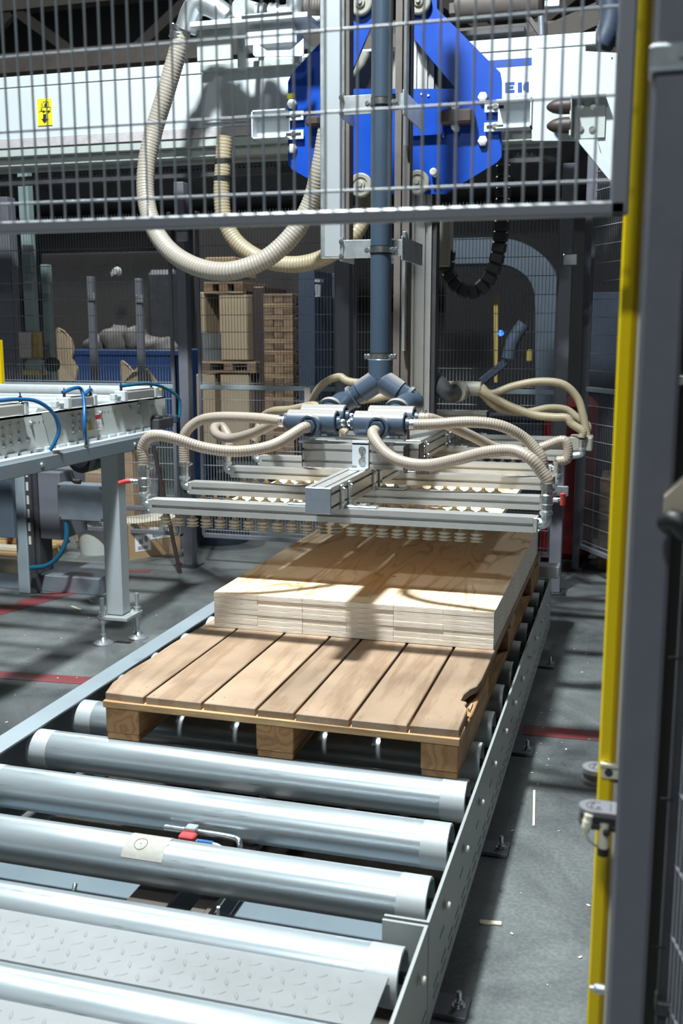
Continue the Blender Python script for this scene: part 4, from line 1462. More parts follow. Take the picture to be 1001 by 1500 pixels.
for p in ((613, 268), (530, 272), (615, 4), (530, 6)):
    w = MB()
    w.lathe(at(*p, CY), (0, -1, 0), [(0.052, 0), (0.056, 0.006), (0.056, 0.026), (0.050, 0.030), (0.036, 0.030), (0.034, 0.024), (0.024, 0.024), (0.022, 0.034), (0.012, 0.036), (0.010, 0.044)], 32)
    w.build('guide_wheel', 'old_fitting', car)
for p0, p1 in (((648, 165), (696, 184)), ((453, 174), (475, 188))):
    a, b = at(*p0, CY), at(*p1, CY)
    MB().box((a.x, CY - 0.075, b.z), (b.x, CY, a.z), 0.012).build('rubber_stop', 'dark_brown', car)
MB().box((at(600, 197, CY).x, CY - 0.03, at(600, 201, CY).z), (at(654, 197, CY).x, CY, at(600, 197, CY).z)).build('rib', 'blue_paint', car)
MB().box((at(421, 137, CY).x, CY - 0.0015, at(421, 145, CY).z), (at(432, 137, CY).x, CY, at(421, 137, CY).z)).build('sticker', 'sticker_yellow', car)
# grey backing behind the hole in the plate
MB().prism([at(*p, CY + 0.19) for p in ((500, 75), (668, 75), (668, 150), (500, 150))], (0, 0.012, 0)).build('back_plate', 'old_fitting', car)
# scraper brackets left and right
for side in (0, 1):
    if side == 0:
        outer, tab = 376, 445
        zt_, zb_ = at(400, 166, CY).z, at(400, 207, CY).z
        x0, x1 = at(outer, 185, CY - 0.02).x, at(tab, 185, CY - 0.02).x
        xs = at(425, 185, CY - 0.02).x
    else:
        outer, tab = 781, 710
        zt_, zb_ = at(760, 150, CY).z, at(760, 192, CY).z
        x0, x1 = at(tab, 170, CY - 0.02).x, at(outer, 170, CY - 0.02).x
        xs = at(730, 170, CY - 0.02).x
    zc = (zt_ + zb_) / 2
    mb = MB()
    ya, yb2 = CY - 0.024, CY - 0.018
    if side == 0:
        mb.box((x0, ya, zb_), (xs, yb2, zt_))
        mb.box((xs, ya, zc + 0.022), (x1, yb2, zt_), 0.001)
        mb.box((xs, ya, zb_), (x1, yb2, zc - 0.022), 0.001)
        mb.box((x0, CY - 0.09, zb_), (x0 + 0.006, ya, zt_))
        mb.box((x0, CY - 0.09, zt_ - 0.006), (xs, ya, zt_))
        mb.box((x0, CY - 0.09, zb_), (xs, ya, zb_ + 0.006))
    else:
        mb.box((xs, ya, zb_), (x1, yb2, zt_))
        mb.box((x0, ya, zc + 0.022), (xs, yb2, zt_), 0.001)
        mb.box((x0, ya, zb_), (xs, yb2, zc - 0.022), 0.001)
        mb.box((x1 - 0.006, CY - 0.09, zb_), (x1, ya, zt_))
        mb.box((xs, CY - 0.09, zt_ - 0.006), (x1, ya, zt_))
        mb.box((xs, CY - 0.09, zb_), (x1, ya, zb_ + 0.006))
    o = mb.build('scraper_bracket', 'white_paint', car)
    sl, bo = MB(), MB()
    for dz in (0.042, -0.042):
        cx = (x1 - 0.05) if side == 0 else (x0 + 0.05)
        sl.box((cx - 0.038, ya - 0.0008, zc + dz - 0.007), (cx + 0.038, ya, zc + dz + 0.007))
        bo.bolt((cx, ya - 0.001, zc + dz), (0, -1, 0), 0.009, 0.009)
    sl.build('slot', 'print_black', o)['kind'] = 'stuff'
    bo.build('bolt', 'zinc_fitting', o)['kind'] = 'stuff'

# fittings above the beam ---------------------------------------------------
FY = 4.88
vac = thing('vacuum_valve_unit', 'silver pipe elbows and valve on a white shelf above the beam at top left', 'valve', tuple(at(380, 45, FY)))
vac['_o'] = tuple(at(380, 45, FY))
vac.location = at(380, 45, FY)
MB().tube([at(272, 46, FY), at(280, 20, FY), at(292, 6, FY), at(312, 10, FY), at(335, 27, FY)], 0.052, 24, 0.02).build('elbow_pipe', 'galvanised', vac)
mb = MB()
a, b = at(263, 50, FY), at(271, 24, FY)
mb.lathe(a, b - a, [(0.045, -0.03), (0.047, -0.028), (0.047, 0.0), (0.045, 0.002), (0.049, 0.012), (0.049, 0.03), (0.046, 0.034)], 26, False)
mb.build('hose_clamp', 'zinc_fitting', vac)
mb = MB()
mb.lathe(at(350, 12, FY - 0.1), (0.25, 1, 0.1), [(0.0, 0), (0.044, 0.0), (0.046, 0.004), (0.046, 0.16)], 28, False)
mb.build('valve_body', 'grey_green', vac)
MB().lathe(at(335, 30, FY), (1, 0, 0), [(0.03, 0), (0.03, 0.10), (0.045, 0.10), (0.045, 0.115)], 24).build('pipe_stub', 'zinc_fitting', vac)
MB().box(at(321, 6, FY - 0.02), at(337, 17, FY + 0.06), 0.003).build('sensor', 'black_plastic', vac)
for px in (378, 386, 397, 405):
    MB().lathe(at(px, 22, FY), (1, 0, 0), [(0.052, 0), (0.052, 0.014)], 28).build('flange', 'galvanised', vac)
MB().tube([at(398, 22, FY), at(415, 23, FY), at(430, 18, FY), at(434, 0, FY), at(434, -30, FY)], 0.046, 24, 0.02).build('elbow_pipe', 'galvanised', vac)
mb = MB()
for k in range(9):
    mb.lathe(at(448 + k * 4, 10, FY), (1, 0, 0), [(0.040, 0), (0.042, 0.003), (0.040, 0.006), (0.038, 0.012)], 26)
mb.build('filter_cylinder', 'brown_steel', vac)
MB().cyl(at(440, 28, FY), at(500, 27, FY), 0.016, 14).build('pipe', 'grey_green', vac)
mb = MB()
a, b = at(298, 50, FY), at(466, 40, FY)
mb.box((a.x, FY - 0.16, a.z - 0.012), (b.x, FY + 0.10, a.z + 0.012), 0.003)
mb.box((at(372, 45, FY).x, FY - 0.17, a.z + 0.012), (at(445, 45, FY).x, FY + 0.05, a.z + 0.020), 0.003)
mb.build('shelf_plate', 'white_paint', vac)
mb = MB()
MB().box((at(300, 50, FY).x, FY - 0.10, at(300, 98, FY).z), (at(350, 50, FY).x, FY - 0.08, a.z - 0.012), 0.003).build('shelf_leg', 'grey_green', vac)
MB().box((at(345, 50, FY).x, FY + 0.02, at(345, 98, FY).z), (at(353, 50, FY).x, FY + 0.07, a.z - 0.012), 0.003).build('shelf_leg', 'grey_green', vac)
MB().box((at(428, 50, FY).x, FY + 0.02, at(430, 92, FY).z), (at(436, 50, FY).x, FY + 0.07, a.z - 0.012), 0.003).build('shelf_leg', 'grey_green', vac)

mb = MB()
mb.box((at(372, 60, FY).x, FY - 0.13, at(372, 82, FY).z), (at(446, 60, FY).x, FY - 0.02, at(372, 54, FY).z), 0.014)
o = mb.build('terminal_box', 'white_paint', vac)
for px in (349, 432):
    MB().box((at(px, 50, FY).x - 0.015, FY + 0.02, 2.907), (at(px, 50, FY).x + 0.015, GY + 0.12, 2.925), 0.002).build('shelf_arm', 'grey_green', vac)
mb = MB()
q = at(370, 60, FY - 0.135)
mb.prism([at(371, 59, FY - 0.135), at(391, 74, FY - 0.135), at(426, 73, FY - 0.135), at(445, 56, FY - 0.135), at(445, 80, FY - 0.135), at(442, 82, FY - 0.135), at(374, 83, FY - 0.135), at(371, 80, FY - 0.135)], (0, 0.008, 0))
mb.build('box_lid', 'white_paint', o)

# dark drives above the beam on the right
MY = 5.50
mot = thing('drive_motor', 'dark cylindrical drive motor on the carriage at top right', 'motor', tuple(at(715, 10, MY)))
mot['_o'] = tuple(at(715, 10, MY))
MB().lathe(at(668, 12, MY), (1, 0, 0), [(0.06, 0), (0.075, 0.01), (0.075, 0.42), (0.06, 0.43)], 28).build('motor_body', 'brown_steel', mot)
MB().box(at(658, 4, MY - .06), at(673, 30, MY + .06), 0.004).build('mounting_plate', 'brown_steel', mot)
MB().box(at(798, 0, MY - .05), at(822, 16, MY + .04), 0.003).build('connector', 'galvanised', mot)
MB().box(at(655, 47, MY - .1), at(775, 62, MY + .1), 0.003).build('mounting_frame', 'dark_steel', mot)
MB().bar(at(775, 26, MY), at(800, 62, MY), 0.05, 0.02).bar(at(795, 28, MY), at(797, 58, MY), 0.04, 0.03).build('bracket', 'brown_steel', mot)
MB().cyl(at(793, 24, MY - .05), at(794, 52, MY - .05), 0.016, 14).build('lubricator', 'box_steel', mot)
mb = MB().tube([at(880, -30, 5.45), at(895, 10, 5.45), at(893, 40, 5.45), at(880, 68, 5.45)], 0.055, 16, 0.012, 0.10)
single('cable_hose', mb, 'navy', 'dark navy corrugated cable hose above the right end of the beam', 'hose', None, tuple(at(885, 60, 5.45)))
mb = MB().bar(at(780, 66, 6.4), at(950, -10, 6.4), 0.10, 0.12)
single('roof_brace', mb, 'truss', 'brown slanting steel brace behind the top right corner', 'beam', None, tuple(at(860, 30, 6.4)))
mb = MB().box((-1.8, 6.4, 3.18), (2.0, 6.6, 3.30))
single('service_beam', mb, 'brown_steel', 'dark brown horizontal beam behind the drive motor at top right', 'beam', None, (0, 6.5, 3.2))

# big spiral hoses ------------------------------------------------------------
mb = MB().tube([at(267, 40, FY), at(262, 70, FY), at(252, 105, FY), at(240, 145, FY), at(226, 190, FY), at(215, 240, FY - .02), at(214, 290, FY - .05), at(226, 335, FY - .1), at(252, 370, FY - .15), at(292, 392, FY - .2), at(338, 397, FY - .22), at(388, 380, FY - .2), at(428, 345, FY - .17), at(455, 300, FY - .15), at(470, 245, FY - .18), at(480, 190, FY - .2)], 0.0425, 18, 0.0052, 0.06, pitch=3, stripe=True)
single('spiral_hose', mb, 'big_hose', 'large cream spiral hose hanging in a loop left of the cable duct', 'hose', 'large suction hoses', tuple(at(300, 390, FY)))
HY = 4.95
mb = MB().tube([at(330, 200, HY), at(327, 240, HY), at(325, 285, HY), at(330, 325, HY), at(350, 358, HY), at(390, 382, HY), at(440, 387, HY), at(485, 372, HY), at(520, 342, HY), at(537, 303, HY + .07), at(540, 250, HY + .10)], 0.039, 18, 0.0052, 0.06, pitch=3, stripe=True)
h2 = single('spiral_hose', mb, 'hose_old', 'second spiral hose with dark bands, hanging behind the first loop', 'hose', 'large suction hoses', tuple(at(400, 384, HY)))
for py in (237, 262):
    c = at(327 if py < 250 else 326, py, HY)
    mb = MB()
    mb.lathe(c + Vector((0, 0, -0.010)), (0, 0, 1), [(0.043, 0), (0.0435, 0.001), (0.0435, 0.022), (0.043, 0.023)], 20, False)
    mb.build('band', 'black_rubber', h2)

# cable chain loop right of the column
mb = MB()
pts = catmull([at(664, 320, 5.5), at(662, 395, 5.5)][:1] + [at(655, 390, 5.5), at(664, 412, 5.5), at(684, 428, 5.5), at(706, 422, 5.5), at(722, 398, 5.5), at(732, 360, 5.5), at(737, 300, 5.5), at(738, 240, 5.5)], 0.055)
chain = thing('cable_chain', 'black cable chain hanging in a loop right of the lifting column', 'chain', tuple(at(690, 430, 5.5)))
chain['_o'] = tuple(at(690, 430, 5.5))
for a, b in zip(pts[3:], pts[4:]):
    MB().bar(a - (b - a) * 0.06, b, 0.075, 0.052, 0.010, up=(0, 1, 0)).build('link', 'black_plastic', chain)
MB().box(at(641, 318, 5.45), at(664, 392, 5.56), 0.004).build('chain_mount', 'old_fitting', chain)

# ================================================================== FRONT FENCE (close to the camera)
FFY = 1.36
fen = thing('mesh_fence', 'grey welded mesh panel above the opening, closest to the viewer', 'fence', (-0.45, FFY, 1.68))
MB().box((-1.35, FFY - 0.011, 1.668), (-0.022, FFY + 0.011, 1.685), 0.003).build('bottom_rail', 'panel_frame', fen)
MB().box((-0.0415, FFY - 0.011, 1.668), (-0.0195, FFY + 0.011, 2.25), 0.003).build('side_rail', 'panel_frame', fen)
x = at(912, 200, FFY).x
wsrc = None
for k in range(56):
    xx = x - 0.0218 - k * 0.0218 + 0.012
    if wsrc is None:
        wsrc = MB().cyl((xx, FFY, 1.68), (xx, FFY, 2.25), 0.00165, 8, None, False).build('vertical_wire', 'wire_grey', fen)
        x0w = xx
    else:
        copy_part(wsrc, fen, (xx - x0w, 0, 0))
for z in (1.7105, 1.811, 1.9125, 2.013, 2.114):
    MB().cyl((-1.35, FFY + 0.003, z), (-0.024, FFY + 0.003, z), 0.0019, 8, None, False).build('horizontal_wire', 'wire_grey', fen)

# yellow light curtain post behind the panel
yel = thing('light_curtain_post', 'tall bright yellow light curtain post at the right', 'post', (-0.022, 1.47, 0))
YX0, YX1 = at(913, 330, 1.46).x, at(935, 330, 1.46).x
MB().box((YX0, 1.46, 0.05), (YX1, 1.505, 2.4), 0.003).build('post_body', 'yellow_paint', yel)
MB().box((YX1, 1.462, 0.05), (YX1 + 0.0045, 1.50, 2.4)).build('shaded_channel', 'yellow_shade', yel)  # right face of the post, its shade put into a darker yellow
MB().box((YX1 + 0.0045, 1.464, 0.05), (YX1 + 0.0115, 1.50, 2.4)).build('front_window', 'window_cream', yel)
MB().box((YX0 - 0.01, 1.44, 0.0), (YX1 + 0.015, 1.53, 0.05), 0.004).build('base', 'dark_steel', yel)
mb = MB()
mb.box((YX1 - 0.016, 1.452, 0.903), (YX1 + 0.01, 1.46, 0.908))
mb.box((YX1 - 0.014, 1.4555, 0.885), (YX1 + 0.01, 1.46, 0.903))
o = mb.build('clamp', 'window_cream', yel)
MB().bolt((YX1 - 0.004, 1.4555, 0.894), (0, -1, 0), 0.004, 0.003).build('bolt', 'dark_steel', o)

# grey fence post in front
gp_ = thing('fence_post', 'thick grey fence post in the right foreground', 'post', (0.035, 1.25, 0))
GX0 = at(957, 100, 1.25).x
MB().box((GX0, 1.23, 0), (GX0 + 0.046, 1.276, 2.4), 0.0045).build('post_body', 'fence_grey', gp_)
mb = MB()
mb.box((GX0 - 0.005, 1.222, at(960, 103, 1.222).z), (GX0 + 0.05, 1.285, at(960, 62, 1.222).z), 0.004)
mb.bolt((GX0 + 0.030, 1.222, at(960, 82, 1.222).z), (0, -1, 0), 0.004, 0.003)
mb.build('clamp', 'galvanised', gp_)
mb = MB()
q = at(874, 1448, 1.26)
mb.lathe(q, (-1, 0, 0), [(0.006, -0.010), (0.0065, 0.0), (0.005, 0.003), (0.0028, 0.004), (0.0028, 0.008)], 14)
mb.build('cap_bolt', 'galvanised', gp_)

# sensors on the post
for i, (px, py, y, lab) in enumerate(((893, 1187, 1.34, 'nearer black photoelectric sensor with grey round face and cable, on the yellow post'),
                                     (893, 1129, 1.52, 'further black photoelectric sensor peeking out behind the yellow post'))):
    c = at(px, py, y)
    s_ = thing('photo_sensor', lab, 'sensor', tuple(c), 'photoelectric sensors')
    L_, w_, h_ = 0.040, 0.019, 0.022
    def pad(z0, z1, gx, mat, name, par):
        ol = []
        for k in range(13):
            a = R(90 + 180 * k / 12)
            ol.append((c.x - L_ + w_ + gx + (w_ - gx) * math.cos(a) - gx, c.y + (w_ - gx) * math.sin(a), c.z + z0))
        ol += [(c.x + 0.02, c.y - w_ + gx, c.z + z0), (c.x + 0.02, c.y + w_ - gx, c.z + z0)]
        return MB().prism(ol, (0, 0, z1 - z0)).build(name, mat, par)
    body = pad(-h_, -0.003, 0.001, 'black_plastic', 'housing', s_)
    pad(-0.003, 0.004, 0.0, 'sensor_top', 'top_face', s_)
    pad(-0.017, -0.013, -0.0008, 'dark_steel', 'rim', s_)
    MB().box((c.x + 0.004, min(c.y, 1.46) if i == 0 else 1.5045, c.z - 0.012), (c.x + 0.012, 1.4605 if i == 0 else c.y, c.z - 0.008)).build('mounting_bracket', 'dark_steel', s_)
    rg = MB()
    cx, cy2, cz = c.x - L_ + w_ + 0.003, c.y, c.z + 0.0041
    rg.tube([(cx + 0.012 * math.cos(R(a)), cy2 + 0.012 * math.sin(R(a)), cz) for a in range(60, 330, 15)], 0.0006, 6, raw=True, caps=False)
    rg.build('ring_mark', 'print_black', s_)
    rg = MB()
    for a0 in (100, 190, 280):
        rg.tube([(cx + 0.0065 * math.cos(R(a)), cy2 + 0.0065 * math.sin(R(a)), cz) for a in range(a0, a0 + 55, 10)], 0.0011, 6, raw=True, caps=False)
    for k in range(5):
        rg.box((c.x + 0.001, cy2 - 0.012 + k * 0.005, cz - 0.0002), (c.x + 0.0022, cy2 - 0.009 + k * 0.005, cz + 0.0004))
    rg.build('printed_marks', 'print_black', s_)
    if i == 0:
        p0 = at(863, 1199, 1.322)
        pl = MB().lathe(p0 + Vector((0, 0, 0.006)), (-0.15, -.1, -1), [(0.0058, 0), (0.0058, 0.008), (0.0065, 0.009), (0.0065, 0.018), (0.0045, 0.024), (0.0035, 0.028)], 14)
        o = pl.build('cable_plug', 'window_cream', s_)
        MB().tube([at(860, 1226, 1.32), at(864, 1232, 1.322), at(872, 1238, 1.33), at(884, 1244, 1.34), at(895, 1246, 1.34)], 0.0017, 8, 0.004).build('cable', 'bucket_white', s_)
        tb = MB().cyl(at(886, 1205, 1.325), at(884, 1246, 1.325), 0.0068, 16)
        o = tb.build('mounting_rod', 'window_cream', s_)
        MB().lathe(at(884, 1244, 1.325), (0, 0, -1), [(0.0078, -0.003), (0.0078, 0.008)], 16).build('rod_cap', 'black_rubber', o)
        MB().bolt(at(889, 1220, 1.317), (0, -1, 0), 0.0035, 0.004).build('bolt', 'black_plastic', o)
    else:
        MB().cyl((c.x - 0.014, c.y, c.z + 0.003), (c.x - 0.014, c.y, c.z + 0.014), 0.0022, 10).build('indicator', 'window_cream', s_)

# hinged mesh gate standing open on the right
gate = thing('mesh_gate', 'dark mesh gate standing open beside the foreground post, cut by the right edge', 'gate', (0.075, 1.30, 0))
g0, gd = Vector((0.076, 1.32, 0)), Vector((0.26, -0.97, 0)).normalized()
MB().bar(g0 + Vector((0, 0, 0.1)), g0 + Vector((0, 0, 2.2)), 0.020, 0.020, 0.002, up=(0, 1, 0)).build('gate_frame', 'dark_steel', gate)
MB().bar(g0 + Vector((0.012, 0.01, 0.1)), g0 + Vector((0.012, 0.01, 2.2)), 0.012, 0.02, 0.002, up=(0, 1, 0)).build('hinge_post', 'dark_steel', gate)
wsrc = None
for k in range(44):
    q = g0 + gd * (0.016 + k * 0.0145)
    if wsrc is None:
        wsrc = MB().cyl((q.x, q.y, 0.1), (q.x, q.y, 1.25), 0.0014, 6, None, False).build('vertical_wire', 'wire_grey', gate)
        q0_ = q
    else:
        copy_part(wsrc, gate, q - q0_)
for k in range(12):
    z = 0.14 + k * 0.1
    MB().cyl(g0 + Vector((0, 0, z)), g0 + gd * 0.66 + Vector((0, 0, z)), 0.0016, 6, None, False).build('horizontal_wire', 'fence_grey', gate)
for z in (0.72, 0.93, 1.12):
    MB().bar(g0 + Vector((-0.02, -0.012, z)), g0 + Vector((0.014, -0.006, z)), 0.002, 0.003).build('hinge_pin', 'black_plastic', gate)
MB().box((g0.x - 0.012, g0.y - 0.02, 0.625), (g0.x + 0.012, g0.y + 0.01, 0.645), 0.002).build('hinge_block', 'dark_steel', gate)

# second post further right with warning sticker, dark curtain beside it
p2 = thing('fence_post', 'pale grey narrow fence post with a warning sticker, right of the thick post', 'post', (0.085, 1.75, 0))
PX2 = at(978, 420, 1.75)
MB().box((PX2.x - 0.02, 1.75, 0.0), (PX2.x + 0.0145, 1.79, 2.4), 0.002).build('post_body', 'post_green', p2)
q0, q1 = at(985, 407, 1.749), at(996, 436, 1.749)
s_o = MB().box((PX2.x - 0.006, 1.7485, q1.z), (PX2.x + 0.0145, 1.75, q0.z)).build('sticker', 'paper', p2)
tr = at(984, 430, 1.748)
MB().prism([(PX2.x - 0.005, 1.7485, tr.z - 0.001), (PX2.x + 0.009, 1.7485, tr.z - 0.001), (PX2.x + 0.002, 1.7485, tr.z + 0.012)], (0, -0.0006, 0)).build('warning_triangle', 'print_black', s_o)
MB().prism([(PX2.x - 0.002, 1.7478, tr.z + 0.001), (PX2.x + 0.006, 1.7478, tr.z + 0.001), (PX2.x + 0.002, 1.7478, tr.z + 0.008)], (0, -0.0005, 0)).build('triangle_fill', 'sticker_yellow', s_o)
MB().box((PX2.x + 0.009, 1.7478, q0.z - 0.010), (PX2.x + 0.0145, 1.7486, q0.z)).build('red_mark', 'sticker_red', s_o)
MB().bolt((PX2.x + 0.006, 1.75, at(985, 494, 1.75).z), (0, -1, 0), 0.006, 0.005).build('bolt', 'galvanised', p2)
db = MB().box((PX2.x + 0.016, 1.80, 0.0), (0.60, 1.84, 2.4))
single('black_cabinet', db, 'black_plastic', 'black cabinet edge at the right border behind the pale post', 'cabinet', None, (0.3, 1.8, 0))
single('bolt_knob', MB().lathe(at(997, 557, 1.79), (0, -1, 0), [(0.006, 0), (0.008, 0.004), (0.005, 0.010)], 14), 'paper', 'small white knob on the black panel at the right border', 'knob', None, tuple(at(997, 557, 1.79)))
# beige lever with black grip poking in at the right border
lev = thing('gate_lever', 'beige lever arm with black rubber grip poking in at the right border', 'lever', tuple(at(990, 740, 1.2)))
lev['_o'] = tuple(at(990, 740, 1.2))
mb = MB()
mb.prism([at(974, 728, 1.20), at(1003, 702, 1.20), at(1040, 682, 1.20), at(1040, 740, 1.20), at(1003, 750, 1.20), at(985, 745, 1.20), at(972, 757, 1.20)], (0, 0.03, 0))
mb.build('lever_arm', 'beige_arm', lev)
mb = MB().tube([at(976, 768, 1.2), at(990, 762, 1.19), at(1003, 775, 1.19), at(1030, 790, 1.19)], 0.013, 14, 0.006)
mb.build('grip', 'black_rubber', lev)

# ================================================================== LEFT CONVEYOR TABLE
tab = thing('transfer_table', 'pale grey roller transfer table on legs at the left', 'table', (-2.9, 3.8, 0))
TX = -2.42
TY0, TY1 = 2.0, 5.03
sp = MB()
sp.box((TX - 0.008, TY0, 1.036), (TX, TY1, 1.190))
sp.box((TX - 0.05, TY0, 1.182), (TX, TY1, 1.190))
side = sp.build('side_plate', 'grey_green', tab)
MATS['table_paint'] = pmat('table_paint', (0.52, 0.56, 0.54), 0.45, var=0.05, scale=4)
side.data.materials[0] = MATS['table_paint']
fl = MB()
y = TY0
while y < TY1 - 0.06:
    fl.box((TX, y, 1.030), (TX + 0.012, y + 0.062, 1.044))
    y += 0.092
fl.box((TX, TY0, 1.018), (TX + 0.05, TY1 - 0.15, 1.030))
fl.build('slotted_flange', 'white_paint', tab)
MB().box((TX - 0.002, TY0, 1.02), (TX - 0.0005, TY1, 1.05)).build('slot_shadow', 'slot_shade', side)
fr = MB()
fr.box((TX - 0.06, TY0, 0.955), (TX + 0.062, TY1 - 0.22, 1.0175), 0.004)
fr.build('frame_rail', 'rail_slate', tab)
MB().box((-3.75, TY1 - 0.60, 0.93), (TX - 0.06, TY1 - 0.53, 1.0), 0.004).build('cross_rail', 'frame_grey', tab)
MB().box((-3.75, TY0, 0.955), (-3.68, TY1 - 0.22, 1.0175), 0.004).build('frame_rail', 'frame_grey', tab)
MB().box((-3.70, TY0, 1.03), (-3.69, TY1, 1.19)).build('side_plate', 'table_paint', tab)
bl = MB()
for y in (2.4, 3.05, 3.72, 4.55):
    bl.bolt((TX + 0.062, y, 0.985), (1, 0, 0), 0.010, 0.006)
for y, z in ((3.55, 1.150), (3.55, 1.115), (3.55, 1.08), (3.60, 1.155), (3.60, 1.12), (3.60, 1.085), (3.66, 1.157), (3.66, 1.122), (3.66, 1.087), (3.72, 1.09), (3.75, 1.155),
             (3.97, 1.14), (4.08, 1.155), (4.08, 1.12), (4.08, 1.09), (4.14, 1.157), (4.14, 1.122), (4.14, 1.092), (4.2, 1.16), (4.2, 1.12), (4.33, 1.155), (4.72, 1.165), (4.72, 1.12), (4.62, 1.16), (4.86, 1.15)):
    bl.bolt((TX, y, z), (1, 0, 0), 0.0085, 0.010)
b = bl.build('bolt', 'galvanised', side)
b['kind'] = 'stuff'
hl = MB()
y = 3.7
for y in [3.78 + 0.03 * k for k in range(5)] + [4.3 + 0.035 * k for k in range(6)]:
    hl.lathe((TX + 0.0005, y, 1.155), (1, 0, 0), [(0.0035, 0), (0.0035, 0.0006)], 8)
hl.build('hole', 'slot_shade', side)['kind'] = 'stuff'
# stiffener plates on the side
for y in (3.83, 4.72):
    MB().prism([(TX + 0.001, y, 1.188), (TX + 0.001, y + 0.09, 1.188), (TX + 0.001, y + 0.13, 1.05), (TX + 0.001, y + 0.05, 1.05)], (0.003, 0, 0)).build('stiffener', 'grey_green', side)
# rollers on top, shown edge on
MB().cyl((-3.70, 5.02, 1.208), (TX - 0.03, 5.02, 1.208), 0.036, 30).build('roller', 'roller_band', tab)
for y in (4.78, 4.55, 4.32, 4.09, 3.86, 3.63, 3.40, 3.17, 2.94):
    MB().cyl((-3.70, y, 1.185), (TX - 0.03, y, 1.185), 0.024, 20).build('roller', 'roller_band', tab)
# stickers on the side plate
yy0, yy1 = 4.235, 4.30
st = MB().box((TX, 4.275, 1.075), (TX + 0.001, 4.335, 1.150)).build('label', 'paper', side)
MB().box((TX + 0.001, 4.280, 1.128), (TX + 0.0016, 4.330, 1.148)).build('red_bar', 'sticker_red', side)
MB().box((TX, 4.205, 1.078), (TX + 0.001, 4.262, 1.148)).build('label', 'bucket_white', side)
MB().prism([(TX + 0.001, 4.208, 1.082), (TX + 0.001, 4.259, 1.082), (TX + 0.001, 4.233, 1.138)], (0.0006, 0, 0)).build('warning_triangle', 'ochre', side)
mb = MB()
for k in range(4):
    mb.box((TX + 0.001, 4.285, 1.085 + k * 0.009), (TX + 0.0015, 4.325 - 0.008 * (k % 2), 1.089 + k * 0.009))
mb.build('print_line', 'print_grey', side)
# pneumatic cylinders with blue tubes
CX0 = TX + 0.015
for y0, y1 in ((4.50, 4.86), (3.98, 4.24), (3.40, 3.68)):
    z = 1.222
    cy = MB()
    cy.box((CX0 - 0.030, y0 + 0.03, z - 0.022), (CX0 + 0.024, y1 - 0.03, z + 0.022), 0.006)
    cy.box((CX0 - 0.010, y0 + 0.03, z + 0.022), (CX0 + 0.004, y1 - 0.03, z + 0.026))
    o = cy.build('air_cylinder', 'aluminium', tab)
    MB().box((CX0 - 0.032, y0, z - 0.026), (CX0 + 0.026, y0 + 0.032, z + 0.026), 0.004).build('cylinder_head', 'white_paint', o)
    e = MB()
    e.box((CX0 - 0.032, y1 - 0.032, z - 0.026), (CX0 + 0.026, y1, z + 0.026), 0.004)
    e.build('cylinder_head', 'white_paint', o)
    e = MB()
    e.cyl((CX0 - 0.003, y0, z), (CX0 - 0.003, y0 - 0.05, z), 0.010, 12)
    e.box((CX0 - 0.016, y0 - 0.075, z - 0.015), (CX0 + 0.012, y0 - 0.045, z + 0.015), 0.003)
    e.build('rod_end', 'white_paint', o)
    for y in (y0 + 0.018, y1 - 0.018):
        f = MB()
        f.cyl((CX0 - 0.002, y, z + 0.02), (CX0 - 0.002, y, z + 0.05), 0.007, 10)
        f.cyl((CX0 - 0.002, y, z + 0.046), (CX0 - 0.002, y, z + 0.065), 0.003, 8)
        f.build('air_fitting', 'black_plastic', o)
XT = TX + 0.03
def airtube(pts, m='air_blue'):
    MB().tube(pts, 0.0085, 10, 0.012).build('air_tube', m, tab)
airtube([(XT - 0.02, 3.99, 1.268), (XT, 4.06, 1.285), (XT, 4.115, 1.275), (XT + 0.02, 4.10, 1.22), (XT + 0.04, 4.06, 1.14), (XT + 0.035, 4.07, 1.08), (XT + 0.01, 4.12, 1.035)])
airtube([(XT - 0.02, 4.24, 1.262), (XT, 4.19, 1.27), (XT, 4.14, 1.25)])
airtube([(XT - 0.02, 3.30, 1.262), (XT - 0.01, 3.50, 1.263), (XT, 3.62, 1.262), (XT + 0.02, 3.72, 1.248), (XT + 0.04, 3.80, 1.20), (XT + 0.045, 3.84, 1.13), (XT + 0.03, 3.83, 1.07), (XT + 0.01, 3.82, 1.035)])
airtube([(XT - 0.02, 4.52, 1.27), (XT, 4.66, 1.273), (XT, 4.80, 1.268), (XT + 0.02, 4.93, 1.24), (XT + 0.05, 5.03, 1.18), (XT + 0.05, 5.03, 1.08)], 'teal_tube')
mb = MB().cyl((XT, 4.92, 1.238), (XT, 4.97, 1.238), 0.012, 10)
mb.build('push_fitting', 'ochre', tab)
mb = MB().box((TX - 0.01, 4.84, 1.03), (TX + 0.05, 5.02, 1.085), 0.006).box((TX, 4.86, 1.085), (TX + 0.04, 4.92, 1.10), 0.004)
mb.build('chain_tensioner', 'dark_steel', tab)
MB().box((TX - 0.03, 5.03, 1.05), (TX + 0.06, 5.06, 1.09), 0.004).build('sensor_block', 'navy', tab)
